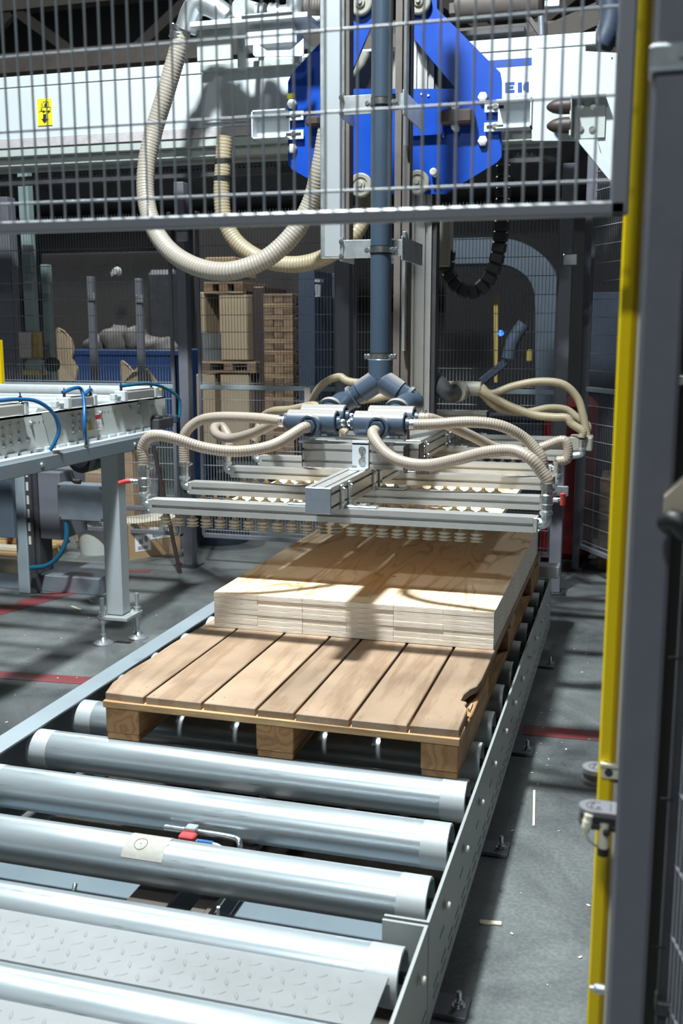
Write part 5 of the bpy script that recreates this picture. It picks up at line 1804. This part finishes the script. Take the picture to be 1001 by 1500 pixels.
# near leg with threaded feet
LX0, LX1, LY = -2.478, -2.388, 4.44
MB().box((LX0, LY - 0.03, 0.145), (LX1, LY + 0.06, 0.955), 0.008).build('leg', 'leg_paint', tab)
fp = MB().box((LX0 - 0.035, LY - 0.06, 0.128), (LX1 + 0.04, LY + 0.11, 0.145), 0.002).build('foot_plate', 'rail_paint', tab)
for x, y in ((LX0 - 0.012, LY - 0.045), (LX1 + 0.02, LY + 0.09)):
    mb = MB()
    mb.lathe((x, y, 0.0), (0, 0, 1), [(0.050, 0), (0.050, 0.008), (0.022, 0.022), (0.014, 0.036), (0.014, 0.05)], 24)
    mb.lathe((x, y, 0.05), (0, 0, 1), [(0.010, 0), (0.010, 0.185)], 12)
    for z in (0.108, 0.146):
        mb.lathe((x, y, z), (0, 0, 1), [(0.019, 0), (0.019, 0.018)], 6)
    mb.build('threaded_foot', 'galvanised', fp)
# far and left legs, cable trunking, cabinet, junction box
MB().box((-3.475, 5.16, 0.0), (-3.400, 5.235, 0.955), 0.006).build('leg', 'frame_grey', tab)
MB().box((-3.399, 5.17, 0.0), (-3.362, 5.235, 0.955), 0.003).build('leg_profile', 'dark_steel', tab)
mb = MB()
for z in (0.30, 0.38, 0.46, 0.54, 0.62, 0.70):
    mb.box((-3.390, 5.167, z), (-3.376, 5.1705, z + 0.05))
mb.build('slot', 'bucket_white', tab)['kind'] = 'stuff'
MB().box((-3.361, 5.19, 0.12), (-3.335, 5.33, 0.955), 0.003).build('cable_trunk', 'dark_steel', tab)
MB().box((-3.334, 5.20, 0.33), (-3.19, 5.50, 0.73), 0.006).build('cabinet', 'fence_grey', tab)
jb = MB().box((-3.135, 5.08, 0.475), (-2.84, 5.17, 0.685), 0.006).build('junction_box', 'box_steel', tab)
jl = MB()
for x in (-3.12, -2.855):
    for z in (0.49, 0.67):
        jl.bolt((x, 5.08, z), (0, -1, 0), 0.006, 0.004, False)
jl.build('screw', 'dark_steel', jb)['kind'] = 'stuff'
MB().tube([at(97, 764, 5.1), at(97, 790, 5.1), at(88, 812, 5.1), at(70, 828, 5.1), at(45, 832, 5.12)], 0.014, 12, 0.02).build('cable', 'teal_tube', tab)
MB().box((-4.4, 5.08, 0.35), (-3.43, 5.12, 0.93), 0.004).build('drive_cover', 'duct_blue', tab)
mb = MB().lathe((-2.72, 4.65, 0.90), (0, 1, 0), [(0.085, 0), (0.085, 0.12), (0.07, 0.13)], 24)
mb.lathe((-2.72, 4.65, 0.90), (0, -1, 0), [(0.055, 0), (0.055, 0.02), (0.02, 0.03)], 20)
mb.build('motor', 'black_plastic', tab)
MB().tube([at(103, 692, 4.9), at(108, 704, 4.9), at(118, 706, 4.9)], 0.013, 10, 0.01).build('cable', 'black_rubber', tab)
# plinth on the floor behind
single('floor_plinth', MB().box((-4.6, 5.24, 0), (-2.985, 5.62, 0.10), 0.004), 'box_steel', 'low grey steel plinth on the floor behind the table leg', 'plinth', None, (-3.6, 5.4, 0))

# ================================================================== BACK FENCE
BFY = 6.18


def mesh(mb, p0, p1, z0, z1, pitch=0.0205, row=0.1075, r=0.0016):
    p0, p1 = Vector(p0), Vector(p1)
    L = (p1 - p0).length
    d = (p1 - p0) / L
    n = Vector((-d.y, d.x, 0))
    k = 0
    while k * pitch < L:
        q = p0 + d * (k * pitch)
        a = [q + n * r, q - n * r * .6 + d * r, q - n * r * .6 - d * r]
        vs = [(v.x, v.y, z0) for v in a] + [(v.x, v.y, z1) for v in a]
        mb._add(vs, [(0, 1, 4, 3), (1, 2, 5, 4), (2, 0, 3, 5)])
        k += 1
    z = z0 + 0.04
    while z < z1:
        o = n * -0.003
        a = [(0, r * 1.6), (-r * 1.4, -r), (r * 1.4, -r)]
        vs = []
        for q in (p0 + o, p1 + o):
            vs += [q + n * u + Vector((0, 0, z + v)) for u, v in a]
        mb._add(vs, [(0, 1, 4, 3), (1, 2, 5, 4), (2, 0, 3, 5)])
        z += row


def panel(label, p0, p1, z0, z1, mid=True, frame=True, top=False):
    p0, p1 = Vector((*p0, 0)), Vector((*p1, 0))
    t = thing('mesh_fence', label, 'fence', (p0.x, p0.y, 0), 'back fence mesh panels')
    mb = MB()
    mesh(mb, p0, p1, z0, z1)
    o = mb.build('wire_mesh', 'wire_back', t)
    o['kind'] = 'stuff'
    Z = lambda z: Vector((0, 0, z))
    for z in [z0] + ([1.18] if mid else []) + ([z1] if top else []):
        MB().bar(p0 + Z(z), p1 + Z(z), 0.024, 0.030, 0.003).build('rail', 'fence_edge' if z == 1.18 else 'fence_grey', t)
    for q in (p0, p1):
        MB().bar(q + Z(z0), q + Z(z1), 0.02, 0.022, 0.002, up=(0, 1, 0)).build('upright', 'fence_grey', t)
    return t


panel('back mesh panel left of the hanging hoses, in front of the blue bin', (-5.2, BFY), (-2.91, BFY), 0.20, 2.28)
panel('back mesh panel in front of the cardboard and pallet stacks', (-2.72, BFY), (-1.80, BFY), 0.20, 2.28)
panel('back mesh panel behind the blue pipe and column', (-1.68, BFY), (-0.46, BFY), 0.20, 2.28)


def post(label, x, y, w, d, z1, m='fence_grey', clamps=(), foot=True):
    t = thing('fence_post', label, 'post', (x, y, 0), 'back fence posts')
    MB().box((x - w / 2, y - d / 2, 0.008), (x + w / 2, y + d / 2, z1), 0.004).build('post_body', m, t)
    if foot:
        f = MB().box((x - w, y - d, 0), (x + w, y + d, 0.008))
        for sx in (-1, 1):
            f.bolt((x + sx * w * .8, y - d * .7, 0.008), (0, 0, 1), 0.012, 0.022)
        f.build('foot_plate', 'dark_steel', t)
    for z in clamps:
        MB().box((x - w * .2, y - d / 2 - 0.02, z - 0.03), (x + w * .9, y - d / 2, z + 0.03), 0.004).build('clamp', 'galvanised', t)
    return t


post('grey back fence post left of the hanging hoses, foot on the floor by the box', -2.795, BFY - 0.06, 0.065, 0.075, 2.45, clamps=(2.12, 0.55))
post('grey back fence post between the pallet stack and the blue pipe', -1.735, BFY - 0.05, 0.085, 0.08, 2.45)
post('grey back fence post at the corner, right of the conveyor end', -0.412, 6.06, 0.07, 0.08, 2.45, clamps=(1.93, 0.62))
post('second thin back fence post at the corner', -0.325, 6.68, 0.045, 0.05, 2.6)
post('dark fence post at the left border', at(12, 450, 6.45).x, 6.45, 0.14, 0.10, 2.45, 'fence_grey')
post('green grey post left, carrying the paper box', at(46, 450, 6.4).x, 6.4, 0.075, 0.07, 2.6, 'post_green', clamps=(2.09, 1.90))
post('second green grey post from the left, in front of the tan chair shell', at(70, 450, 6.55).x, 6.55, 0.055, 0.06, 2.0, 'post_green', clamps=(1.83,))
post('thin pale post left of the blue bin middle', at(135, 450, 7.2).x, 7.2, 0.05, 0.05, 1.95, 'fence_grey', clamps=(1.8,))
post('thin pale post right of the blue bin middle', at(205, 450, 7.2).x, 7.2, 0.05, 0.05, 1.93, 'fence_grey', clamps=(1.78,))
# angled panel going from the corner towards the viewer
panel('angled mesh panel right of the back corner, beside the yellow post', (-0.29, 6.60), (0.95, 4.55), 0.18, 2.7)
single('yellow_strip', MB().box((at(-3, 500, 5.9).x, 5.86, 0.3), (at(4, 500, 5.9).x, 5.90, 1.48), 0.003), 'yellow_paint', 'yellow post edge at the left border behind the table', 'post', None, (at(0, 500, 5.9).x, 5.88, 0.3))
# long cross rail near top of back fence
single('fence_rail', MB().box((-2.83, BFY - 0.09, 2.195), (-1.25, BFY - 0.05, 2.235), 0.004), 'post_green', 'pale rail running along the top of the back fence behind the hoses', 'rail', None, (-2.0, BFY, 2.2))

# ================================================================== THINGS BEHIND THE FENCE
def box_thing(name, mat, lo, hi, label, cat, group=None, c=0.01, extra=None):
    o = MB().box(lo, hi, c).build(name, mat, None, ((lo[0] + hi[0]) / 2, (lo[1] + hi[1]) / 2, lo[2]))
    tag(o, label, cat, group)
    return o


# pallet rack of chipboard packs
SY = 8.2
def px_box(name, mat, x0, y0, x1, y1, y, depth, label, cat, group=None, c=0.008):
    a, b = at(x0, y0, y), at(x1, y1, y)
    return box_thing(name, mat, (a.x, y, max(b.z, 0.0)), (b.x, y + depth, a.z), label, cat, group, c)


def px_boxf(name, mat, x0, y0, x1, y1, y, depth, label, cat, group=None, c=0.008):
    a, b = at(x0, y0, y), at(x1, y1, y)
    return box_thing(name, mat, (a.x, y, 0.0), (b.x, y + depth, a.z), label, cat, group, c)


G = 'tan board packs on pallets'
px_box('carton', 'cardboard', 300, 377, 345, 405, SY, 0.5, 'cardboard carton on top of the pallet stack', 'box')
px_box('board_pack', 'tan_board', 288, 428, 302, 528, SY, 0.6, 'narrow tan board pack, upper left of the stack', 'boards', G)
px_box('board_pack', 'tan_board', 320, 432, 363, 528, SY, 0.6, 'wide tan board pack, upper tier of the stack', 'boards', G)
px_box('board_pack', 'tan_board', 287, 548, 316, 655, SY, 0.6, 'narrow tan board pack, lower left of the stack', 'boards', G)
px_box('board_pack', 'tan_board', 322, 548, 366, 655, SY, 0.6, 'wide tan board pack, lower tier of the stack', 'boards', G)
px_box('board_pack', 'dark_brown', 370, 420, 390, 655, SY + 0.1, 0.6, 'dark brown board pack beside the tan packs', 'boards')


wood_mat('dim_wood', (0.40, 0.28, 0.17), (0.28, 0.18, 0.10), 26, 0.15, along='X')


def small_pallet(x0, x1, y, z, label, group, d=0.6):
    t = thing('pallet', label, 'pallet', ((x0 + x1) / 2, y, z), group)
    for k in range(3):
        w = (x1 - x0)
        xx = x0 + k * (w - 0.08) / 2
        MB().box((xx, y, z), (xx + 0.08, y + d, z + 0.058), 0.003).build('block', 'old_wood', t)
    MB().box((x0, y, z + 0.059), (x1, y + d, z + 0.077), 0.003).build('deck_board', 'dim_wood', t)
    MB().box((x0, y - 0.001, z - 0.018), (x1, y + 0.09, z - 0.001), 0.003).build('bottom_board', 'dim_wood', t)
    return t


a = at(284, 0, SY).x
b = at(368, 0, SY).x
small_pallet(a, b, SY - 0.02, at(300, 540, SY).z - 0.015, 'pallet between the two tiers of tan board packs', 'pallets in the board stack')
small_pallet(at(290, 0, SY).x, at(350, 0, SY).x, SY - 0.02, at(300, 427, SY).z, 'pallet under the carton at the top of the board stack', 'pallets in the board stack')
# stack of empty pallets right of the packs
e0, e1 = at(393, 500, SY).x, at(432, 500, SY).x
names = ['lowest'] + [w + ' pallet up' for w in 'second third fourth fifth sixth seventh eighth ninth tenth eleventh twelfth thirteenth fourteenth fifteenth sixteenth seventeenth eighteenth nineteenth twentieth'.split()]
z = 0.03
k = 0
ztop = at(410, 418, SY).z
while z < ztop - 0.1:
    small_pallet(e0 - 0.02, e1, SY - 0.05, z, 'empty pallet in the tall pallet stack behind the fence, %s from the floor' % names[k], 'empty pallets stacked behind the fence', 0.8)
    z += 0.0965
    k += 1
px_boxf('navy_cabinet', 'navy', 436, 395, 462, 660, SY - 0.2, 0.5, 'dark blue cabinet right of the pallet stack', 'cabinet')
px_boxf('navy_locker', 'navy', 463, 400, 478, 660, SY + 0.4, 0.4, 'narrow dark blue locker beside the cabinet', 'locker')
px_boxf('navy_locker', 'machine_blue', 486, 400, 503, 640, SY + 0.6, 0.4, 'bluish locker left of the middle fence post', 'locker')
mb = MB().box(at(461, 408, SY - 0.3), at(474, 414, SY - 0.2)).lathe(at(466, 424, SY - 0.25), (0, 0, -1), [(0.03, -0.04), (0.02, 0.05), (0.03, 0.06)], 12)
single('wall_device', mb, 'label_grey', 'small grey device on the dark blue cabinet', 'device', None, tuple(at(466, 420, SY - 0.25)))

# paper sheet on the fence
px_box('paper_sheet', 'paper', 292, 488, 325, 529, BFY + 0.02, 0.002, 'white paper sheet hanging on the back fence', 'paper', None, 0.0)
px_box('paper_sheet', 'pink_carton', 446, 568, 455, 590, BFY - 0.04, 0.002, 'small pinkish label on the back fence rail', 'label', None, 0.0)
# carton and clipboard on left posts
px_box('carton', 'pink_carton', 26, 486, 46, 525, 6.33, 0.04, 'pale pink box face on the left green post', 'box')
px_box('carton', 'ochre', 46, 486, 60, 525, 6.33, 0.04, 'ochre box side on the left green post', 'box')
dv = thing('control_unit', 'pale green control unit with ochre base on the left post', 'device', tuple(at(52, 550, 6.3)))
dv['_o'] = tuple(at(52, 550, 6.3))
MB().box(at(35, 527, 6.25), at(69, 545, 6.33), 0.015).build('housing', 'post_green', dv)
MB().box(at(33, 541, 6.24), at(70, 549, 6.34), 0.006).build('base', 'ochre', dv)
MB().lathe(at(79, 534, 6.3), (0, -1, 0), [(0.05, 0), (0.05, 0.04), (0.02, 0.05)], 16).build('knob', 'black_plastic', dv)


# tan curved chair shells
def shell(label, pts, y, par_d=0.10):
    P = [at(px, py, y) for px, py in pts]
    mb = MB()
    n = len(P)
    mid = sum((p.x for p in P)) / n
    front = [p + Vector((0, 6 * (p.x - mid) ** 2, 0)) for p in P]
    back = [p + Vector((0.0, 0.03, 0)) for p in front]
    mb._add(front + back, [tuple(range(n))[::-1], tuple(range(n, 2 * n))] + [((k + 1) % n, k, n + k, n + (k + 1) % n) for k in range(n)])
    o = single('chair_shell', mb, 'board_tan', label, 'chair shell', 'bent wood chair shells', tuple(P[0]))
    zb = min(p.z for p in P) + 0.05
    xs = [p.x for p in P]
    for x in (min(xs) + 0.06, max(xs) - 0.06):
        MB().bar((x, y + 0.06, 0), (x, y + 0.06, zb), 0.03, 0.03, 0.003, up=(0, 1, 0)).build('leg', 'dark_steel', o)
    return o


shell('tall tan bent wood shell standing left behind the table', [(76, 484), (82, 480), (92, 484), (101, 497), (104, 512), (102, 525), (108, 540), (106, 558), (84, 558), (82, 530), (76, 505)], 7.6)
shell('lower tan bent wood shell behind the table middle', [(168, 532), (174, 528), (186, 534), (194, 545), (200, 536), (208, 542), (216, 562), (176, 562), (171, 548)], 7.6)
# blue bin with bags
bin_ = thing('blue_bin', 'large blue bin filled with grey bags behind the fence', 'bin', tuple(at(190, 560, 8.6)))
bin_['_o'] = tuple(at(190, 560, 8.6))
a, b = at(104, 512, 8.5), at(262, 600, 8.5)
mb = MB()
mb.box((a.x, 8.5, 0.12), (b.x, 8.54, a.z), 0.01)
mb.box((a.x, 9.3, 0.12), (b.x, 9.34, a.z), 0.01)
mb.box((a.x, 8.5, 0.12), (a.x + 0.04, 9.34, a.z), 0.01)
mb.box((b.x - 0.04, 8.5, 0.12), (b.x, 9.34, a.z), 0.01)
mb.box((a.x, 8.5, 0.12), (b.x, 9.34, 0.16))
for k in range(7):
    xx = a.x + 0.1 + k * (b.x - a.x - 0.2) / 6
    mb.box((xx - 0.02, 8.485, 0.14), (xx + 0.02, 8.5, a.z - 0.06), 0.004)
mb.box((a.x - 0.02, 8.48, a.z - 0.05), (b.x + 0.02, 8.5, a.z), 0.006)
mb.build('bin_body', 'bin_blue', bin_)
for x in (a.x + 0.15, b.x - 0.15):
    MB().box((x - 0.06, 8.55, 0), (x + 0.06, 9.3, 0.12), 0.01).build('bin_foot', 'navy', bin_)


def blob(name, c, r, m, label, cat, group=None, seed=0, sq=(1, 1, 1)):
    rnd = random.Random(seed)
    mb = MB()
    n, q = 16, 9
    vs = []
    ph = [rnd.uniform(0, 6.28) for _ in range(4)]
    for i in range(q):
        th = math.pi * (i + 0.5) / q
        for k in range(n):
            a = 2 * math.pi * k / n
            rr = r * (1 + 0.16 * math.sin(3 * a + ph[0]) * math.sin(th) + 0.13 * math.sin(2 * th * 2 + ph[1] + a) + rnd.uniform(-.05, .05))
            vs.append((c[0] + sq[0] * rr * math.sin(th) * math.cos(a), c[1] + sq[1] * rr * math.sin(th) * math.sin(a), c[2] + sq[2] * rr * math.cos(th)))
    fs = [(i * n + (k + 1) % n, i * n + k, (i + 1) * n + k, (i + 1) * n + (k + 1) % n) for i in range(q - 1) for k in range(n)]
    fs += [tuple(range(n)), tuple(range((q - 1) * n, q * n))[::-1]]
    mb._add(vs, fs, True)
    return single(name, mb, m, label, cat, group, tuple(c))


bags = [(143, 506, .13, 'leftmost'), (170, 497, .155, 'second from left'), (197, 495, .135, 'middle'), (220, 505, .11, 'second from right'), (243, 508, .11, 'rightmost')]
for i, (px, py, r, w) in enumerate(bags):
    blob('plastic_bag', at(px, py, 8.85), r, 'bag_grey', 'crumpled grey bag heaped in the blue bin, %s of five' % w, 'bag', 'bags in the blue bin', i, (1, .9, .8))
# dark machine behind the bin
px_boxf('dark_machine', 'dark_steel', 212, 395, 262, 512, 9.6, 0.45, 'dark machine body above the right end of the blue bin', 'machine', None, 0.05)
mb = MB().bar(at(175, 398, 9.5), at(164, 402, 9.5), 0.05, 0.04).lathe(at(172, 398, 9.5), (0, -1, 0), [(0.05, 0), (0.03, 0.06)], 12)
single('wall_lamp', mb, 'bucket_white', 'small pale fitting on the dark wall above the blue bin', 'fitting', None, tuple(at(170, 400, 9.5)))
px_boxf('dark_partition', 'wall_brown', 60, 372, 262, 560, 10.2, 0.1, 'dark brown partition wall behind the blue bin', 'partition')
px_boxf('dark_partition', 'wall_brown', 282, 330, 520, 420, 11.5, 0.1, 'brown partition wall high behind the pallet stack', 'partition')
px_boxf('dark_partition', 'wall_dark', 655, 300, 1000, 640, 12.0, 0.1, 'black partition wall behind the grey hood on the right', 'partition')

# grey blue rounded hood frame on the right
hd = thing('machine_hood', 'grey blue rounded duct frame behind the back fence at right', 'hood', tuple(at(800, 560, 7.6)))
hd['_o'] = tuple(at(800, 560, 7.6))
mb = MB()
path = [at(560, 368, 7.6), at(650, 368, 7.6), at(720, 367, 7.6), at(755, 372, 7.6), at(782, 388, 7.6), at(798, 412, 7.6), at(803, 445, 7.6), at(803, 520, 7.6), at(803, 660, 7.6), Vector((at(803, 660, 7.6).x, 7.6, 0.0))]
P = catmull(path, 0.05)
vs = []
for i, p in enumerate(P):
    tt = (P[min(i + 1, len(P) - 1)] - P[max(i - 1, 0)]).normalized()
    nn = Vector((tt.z, 0, -tt.x))
    for u, v in ((-0.09, 0), (0.09, 0), (0.09, 0.35), (-0.09, 0.35)):
        vs.append(p + nn * u + Vector((0, v, 0)))
fs = []
for i in range(len(P) - 1):
    for k in range(4):
        fs.append((i * 4 + k, i * 4 + (k + 1) % 4, (i + 1) * 4 + (k + 1) % 4, (i + 1) * 4 + k))
mb._add(vs, fs)
mb.build('duct_frame', 'duct_blue', hd)
MB().tube([at(745, 525, 7.8), at(749, 505, 7.8), at(758, 488, 7.8), at(768, 474, 7.8)], 0.05, 14, 0.03).build('handle_arm', 'duct_blue', hd)
MB().bar(at(742, 530, 7.8), at(705, 560, 7.8), 0.07, 0.06, 0.01).build('arm_base', 'navy', hd)
MB().bar(at(727, 430, 8.0), at(727, 560, 8.0), 0.03, 0.03, up=(0, 1, 0)).build('ochre_bar', 'ochre', hd)
MB().lathe(at(734, 488, 7.7), (0, -1, 0), [(0.022, 0), (0.018, 0.02), (0.0, 0.028)], 12).build('indicator_light', 'led', hd)
MB().box(at(772, 512, 7.7), at(780, 530, 7.75), 0.01).build('tag', 'ochre', hd)
px_box('red_marker', 'red_plastic', 813, 530, 819, 552, 7.58, 0.05, 'small red marker beside the grey hood leg', 'marker')
# blue grey machine bed behind the gripper
mbd = thing('machine_bed', 'blue grey machine bed behind the back fence right of the column', 'machine', tuple(at(735, 660, 6.9)))
mbd['_o'] = tuple(at(735, 660, 6.9))
a, b = at(640, 612, 6.9), at(795, 655, 6.9)
MB().box((a.x, 6.9, 0.05), (b.x, 7.5, a.z), 0.02).build('bed_body', 'machine_blue', mbd)
MB().box((a.x, 6.88, a.z - 0.10), (b.x, 6.90, a.z - 0.07), 0.003).build('trim', 'duct_blue', mbd)
MB().box((at(735, 0, 6.9).x, 6.86, a.z + 0.0), (b.x, 7.4, a.z + 0.03), 0.006).build('bed_top', 'duct_blue', mbd)
# red machines
px_boxf('red_cabinet', 'red_plastic', 797, 594, 813, 650, 6.9, 0.1, 'bright red box behind the rear hoses', 'box', None, 0.03)
a = at(848, 592, 6.9)
single('red_cabinet', MB().box((at(838, 0, 6.9).x, 6.95, 0.0), (at(874, 600, 6.9).x, 7.3, a.z + 0.03), 0.05), 'dark_red', 'tall dark red cabinet behind the angled fence', 'cabinet', None, (at(855, 600, 6.9).x, 7.1, 0.1))
px_boxf('blue_screen', 'navy', 866, 428, 915, 530, 7.8, 0.05, 'dark blue board behind the angled fence at right', 'board')
px_boxf('steel_table', 'old_wood', 880, 700, 925, 790, 6.7, 0.4, 'dim brown bench behind the angled fence at right', 'bench')

# things on the floor at the left back
bx = thing('carton', 'cardboard box with white labels by the back fence post', 'box', (-3.19, 6.30, 0))
p0, p1, p2_ = Vector((-3.265, 6.155, 0)), Vector((-3.045, 6.50, 0)), Vector((-3.46, 6.36, 0))
u = (p1 - p0)
v = (p2_ - p0)
poly = [p0, p1, p1 + v, p2_]
MB().prism(poly, (0, 0, 0.245)).build('carton_body', 'cardboard', bx)
MB().prism([q + Vector((0, 0, 0.2455)) for q in poly], (0, 0, 0.002)).build('carton_lid', 'kraft_light', bx)
nrm = Vector((u.y, -u.x, 0)).normalized()
def on_face(s0, s1, z0, z1, off=0.001):
    return [p0 + u * s0 + Vector((0, 0, z0)) + nrm * off, p0 + u * s1 + Vector((0, 0, z0)) + nrm * off, p0 + u * s1 + Vector((0, 0, z1)) + nrm * off, p0 + u * s0 + Vector((0, 0, z1)) + nrm * off]
MB().prism(on_face(0.12, 0.42, 0.05, 0.165), nrm * 0.001).build('label', 'paper', bx)
MB().prism(on_face(0.40, 0.82, 0.12, 0.205), nrm * 0.0015).build('label', 'paper', bx)
mb = MB()
mb.prism(on_face(0.17, 0.36, 0.060, 0.085, 0.0025), nrm * 0.0005)
mb.prism(on_face(0.19, 0.27, 0.10, 0.135, 0.0025), nrm * 0.0005)
mb.prism(on_face(0.30, 0.36, 0.11, 0.15, 0.0025), nrm * 0.0005)
mb.prism(on_face(0.46, 0.62, 0.135, 0.185, 0.003), nrm * 0.0005)
mb.prism(on_face(0.66, 0.76, 0.15, 0.19, 0.003), nrm * 0.0005)
mb.build('printed_block', 'label_grey', bx)
single('carton', MB().box((-3.70, 6.66, 0), (-3.50, 6.92, 0.24), 0.004), 'cardboard', 'dim cardboard box behind the labelled box', 'box', None, (-3.44, 6.6, 0))
dr = thing('plastic_tub', 'dark blue tub on the floor behind the fence post foot', 'tub', (-2.92, 6.95, 0))
MB().lathe((-2.92, 6.95, 0), (0, 0, 1), [(0.20, 0), (0.235, 0.22), (0.25, 0.22), (0.25, 0.25), (0.23, 0.25), (0.20, 0.05), (0.0, 0.05)], 32).build('tub_body', 'navy', dr)
bk = thing('bucket', 'white plastic bucket behind the table leg', 'bucket', (-3.60, 6.32, 0))
MB().lathe((-3.60, 6.32, 0), (0, 0, 1), [(0.115, 0), (0.14, 0.26), (0.148, 0.26), (0.148, 0.28), (0.135, 0.28), (0.11, 0.02), (0.0, 0.02)], 32).build('bucket_body', 'bucket_white', bk)
small = thing('pallet', 'low wooden pallet with scrap pieces behind the junction box', 'pallet', (-3.95, 6.1, 0))
for k in range(3):
    MB().box((-4.45 + k * 0.28, 5.70, 0.0), (-4.37 + k * 0.28, 6.26, 0.07), 0.003).build('block', 'cross_wood', small)
for k in range(4):
    MB().box((-4.47, 5.70 + k * 0.15, 0.071), (-3.78, 5.82 + k * 0.15, 0.095), 0.003).build('deck_board', 'cross_wood', small)
single('scrap_block', MB().box((-4.10, 6.0, 0.096), (-4.0, 6.15, 0.22), 0.006), 'block_wood', 'wooden scrap block on the low pallet', 'wood')
single('scrap_board', MB().box((-4.20, 5.80, 0.096), (-3.86, 5.87, 0.125), 0.004), 'kraft_light', 'pale scrap board on the low pallet', 'wood')
# pale green machine body behind, low brown board leaning
px_boxf('pale_machine', 'post_green', 200, 640, 262, 745, 6.98, 0.3, 'pale green machine side behind the fence left of the post', 'machine', None, 0.02)
px_box('pale_machine', 'kraft_light', 200, 735, 250, 775, 6.8, 0.15, 'pale low shelf below the green machine', 'shelf')
px_boxf('crate', 'cardboard', 166, 655, 194, 690, 6.55, 0.14, 'brown crate with dark opening beside the table leg', 'crate')
px_boxf('crate', 'cardboard', 105, 690, 150, 712, 6.6, 0.3, 'tan carton under the table above the junction box', 'box')
px_boxf('machine_guard', 'box_steel', 201, 665, 230, 735, 6.73, 0.04, 'dark guard plate on the green machine', 'guard')
mb = MB().bar(at(222, 640, 5.9), at(222, 640, 5.9) + (at(244, 745, 5.9) - at(222, 640, 5.9)) * (at(222, 640, 5.9).z / (at(222, 640, 5.9).z - at(244, 745, 5.9).z)), 0.022, 0.022, 0.003)
single('broom_handle', mb, 'dark_brown', 'thin brown stick leaning behind the left front hose', 'stick', None, tuple(at(222, 640, 5.9)))
single('low_rail', MB().box((-3.9, 6.09, 0.36), (-2.826, 6.115, 0.39), 0.004), 'fence_grey', 'low grey rail running to the back fence post', 'rail', None, (-3.4, 6.0, 0.36))
for i, (p, lab) in enumerate((((783, 1158, 782, 1210), 'thin wooden splinter on the floor right of the conveyor'), ((703, 1350, 735, 1353), 'short flat wood chip on the floor beside the conveyor rail'),
                             ((105, 888, 118, 893), 'pale wood chip on the floor left of the table leg'), ((130, 878, 136, 882), 'tiny pale wood chip beside the table leg'))):
    a, b = atz(p[0], p[1], 0.003), atz(p[2], p[3], 0.003)
    single('wood_chip', MB().bar(a, b, 0.007 if i == 0 else 0.016, 0.004), 'kraft_light', lab, 'wood chip', 'wood chips on the floor', tuple(a))
rnd = random.Random(3)
db = MB()
for k in range(130):
    x = rnd.choice([rnd.uniform(-0.33, 0.5), rnd.uniform(-3.2, -1.85)])
    y = rnd.uniform(2.0, 5.2)
    a = rnd.uniform(0, 3.14)
    s_ = rnd.uniform(0.002, 0.006)
    db.bar((x, y, 0.002), (x + s_ * 2 * math.cos(a), y + s_ * 2 * math.sin(a), 0.002), s_, 0.002)
single('sawdust', db, 'kraft_light', 'specks of sawdust scattered over the grey floor', 'sawdust')['kind'] = 'stuff'

for o in bpy.data.objects:
    if '_o' in o:
        del o['_o']
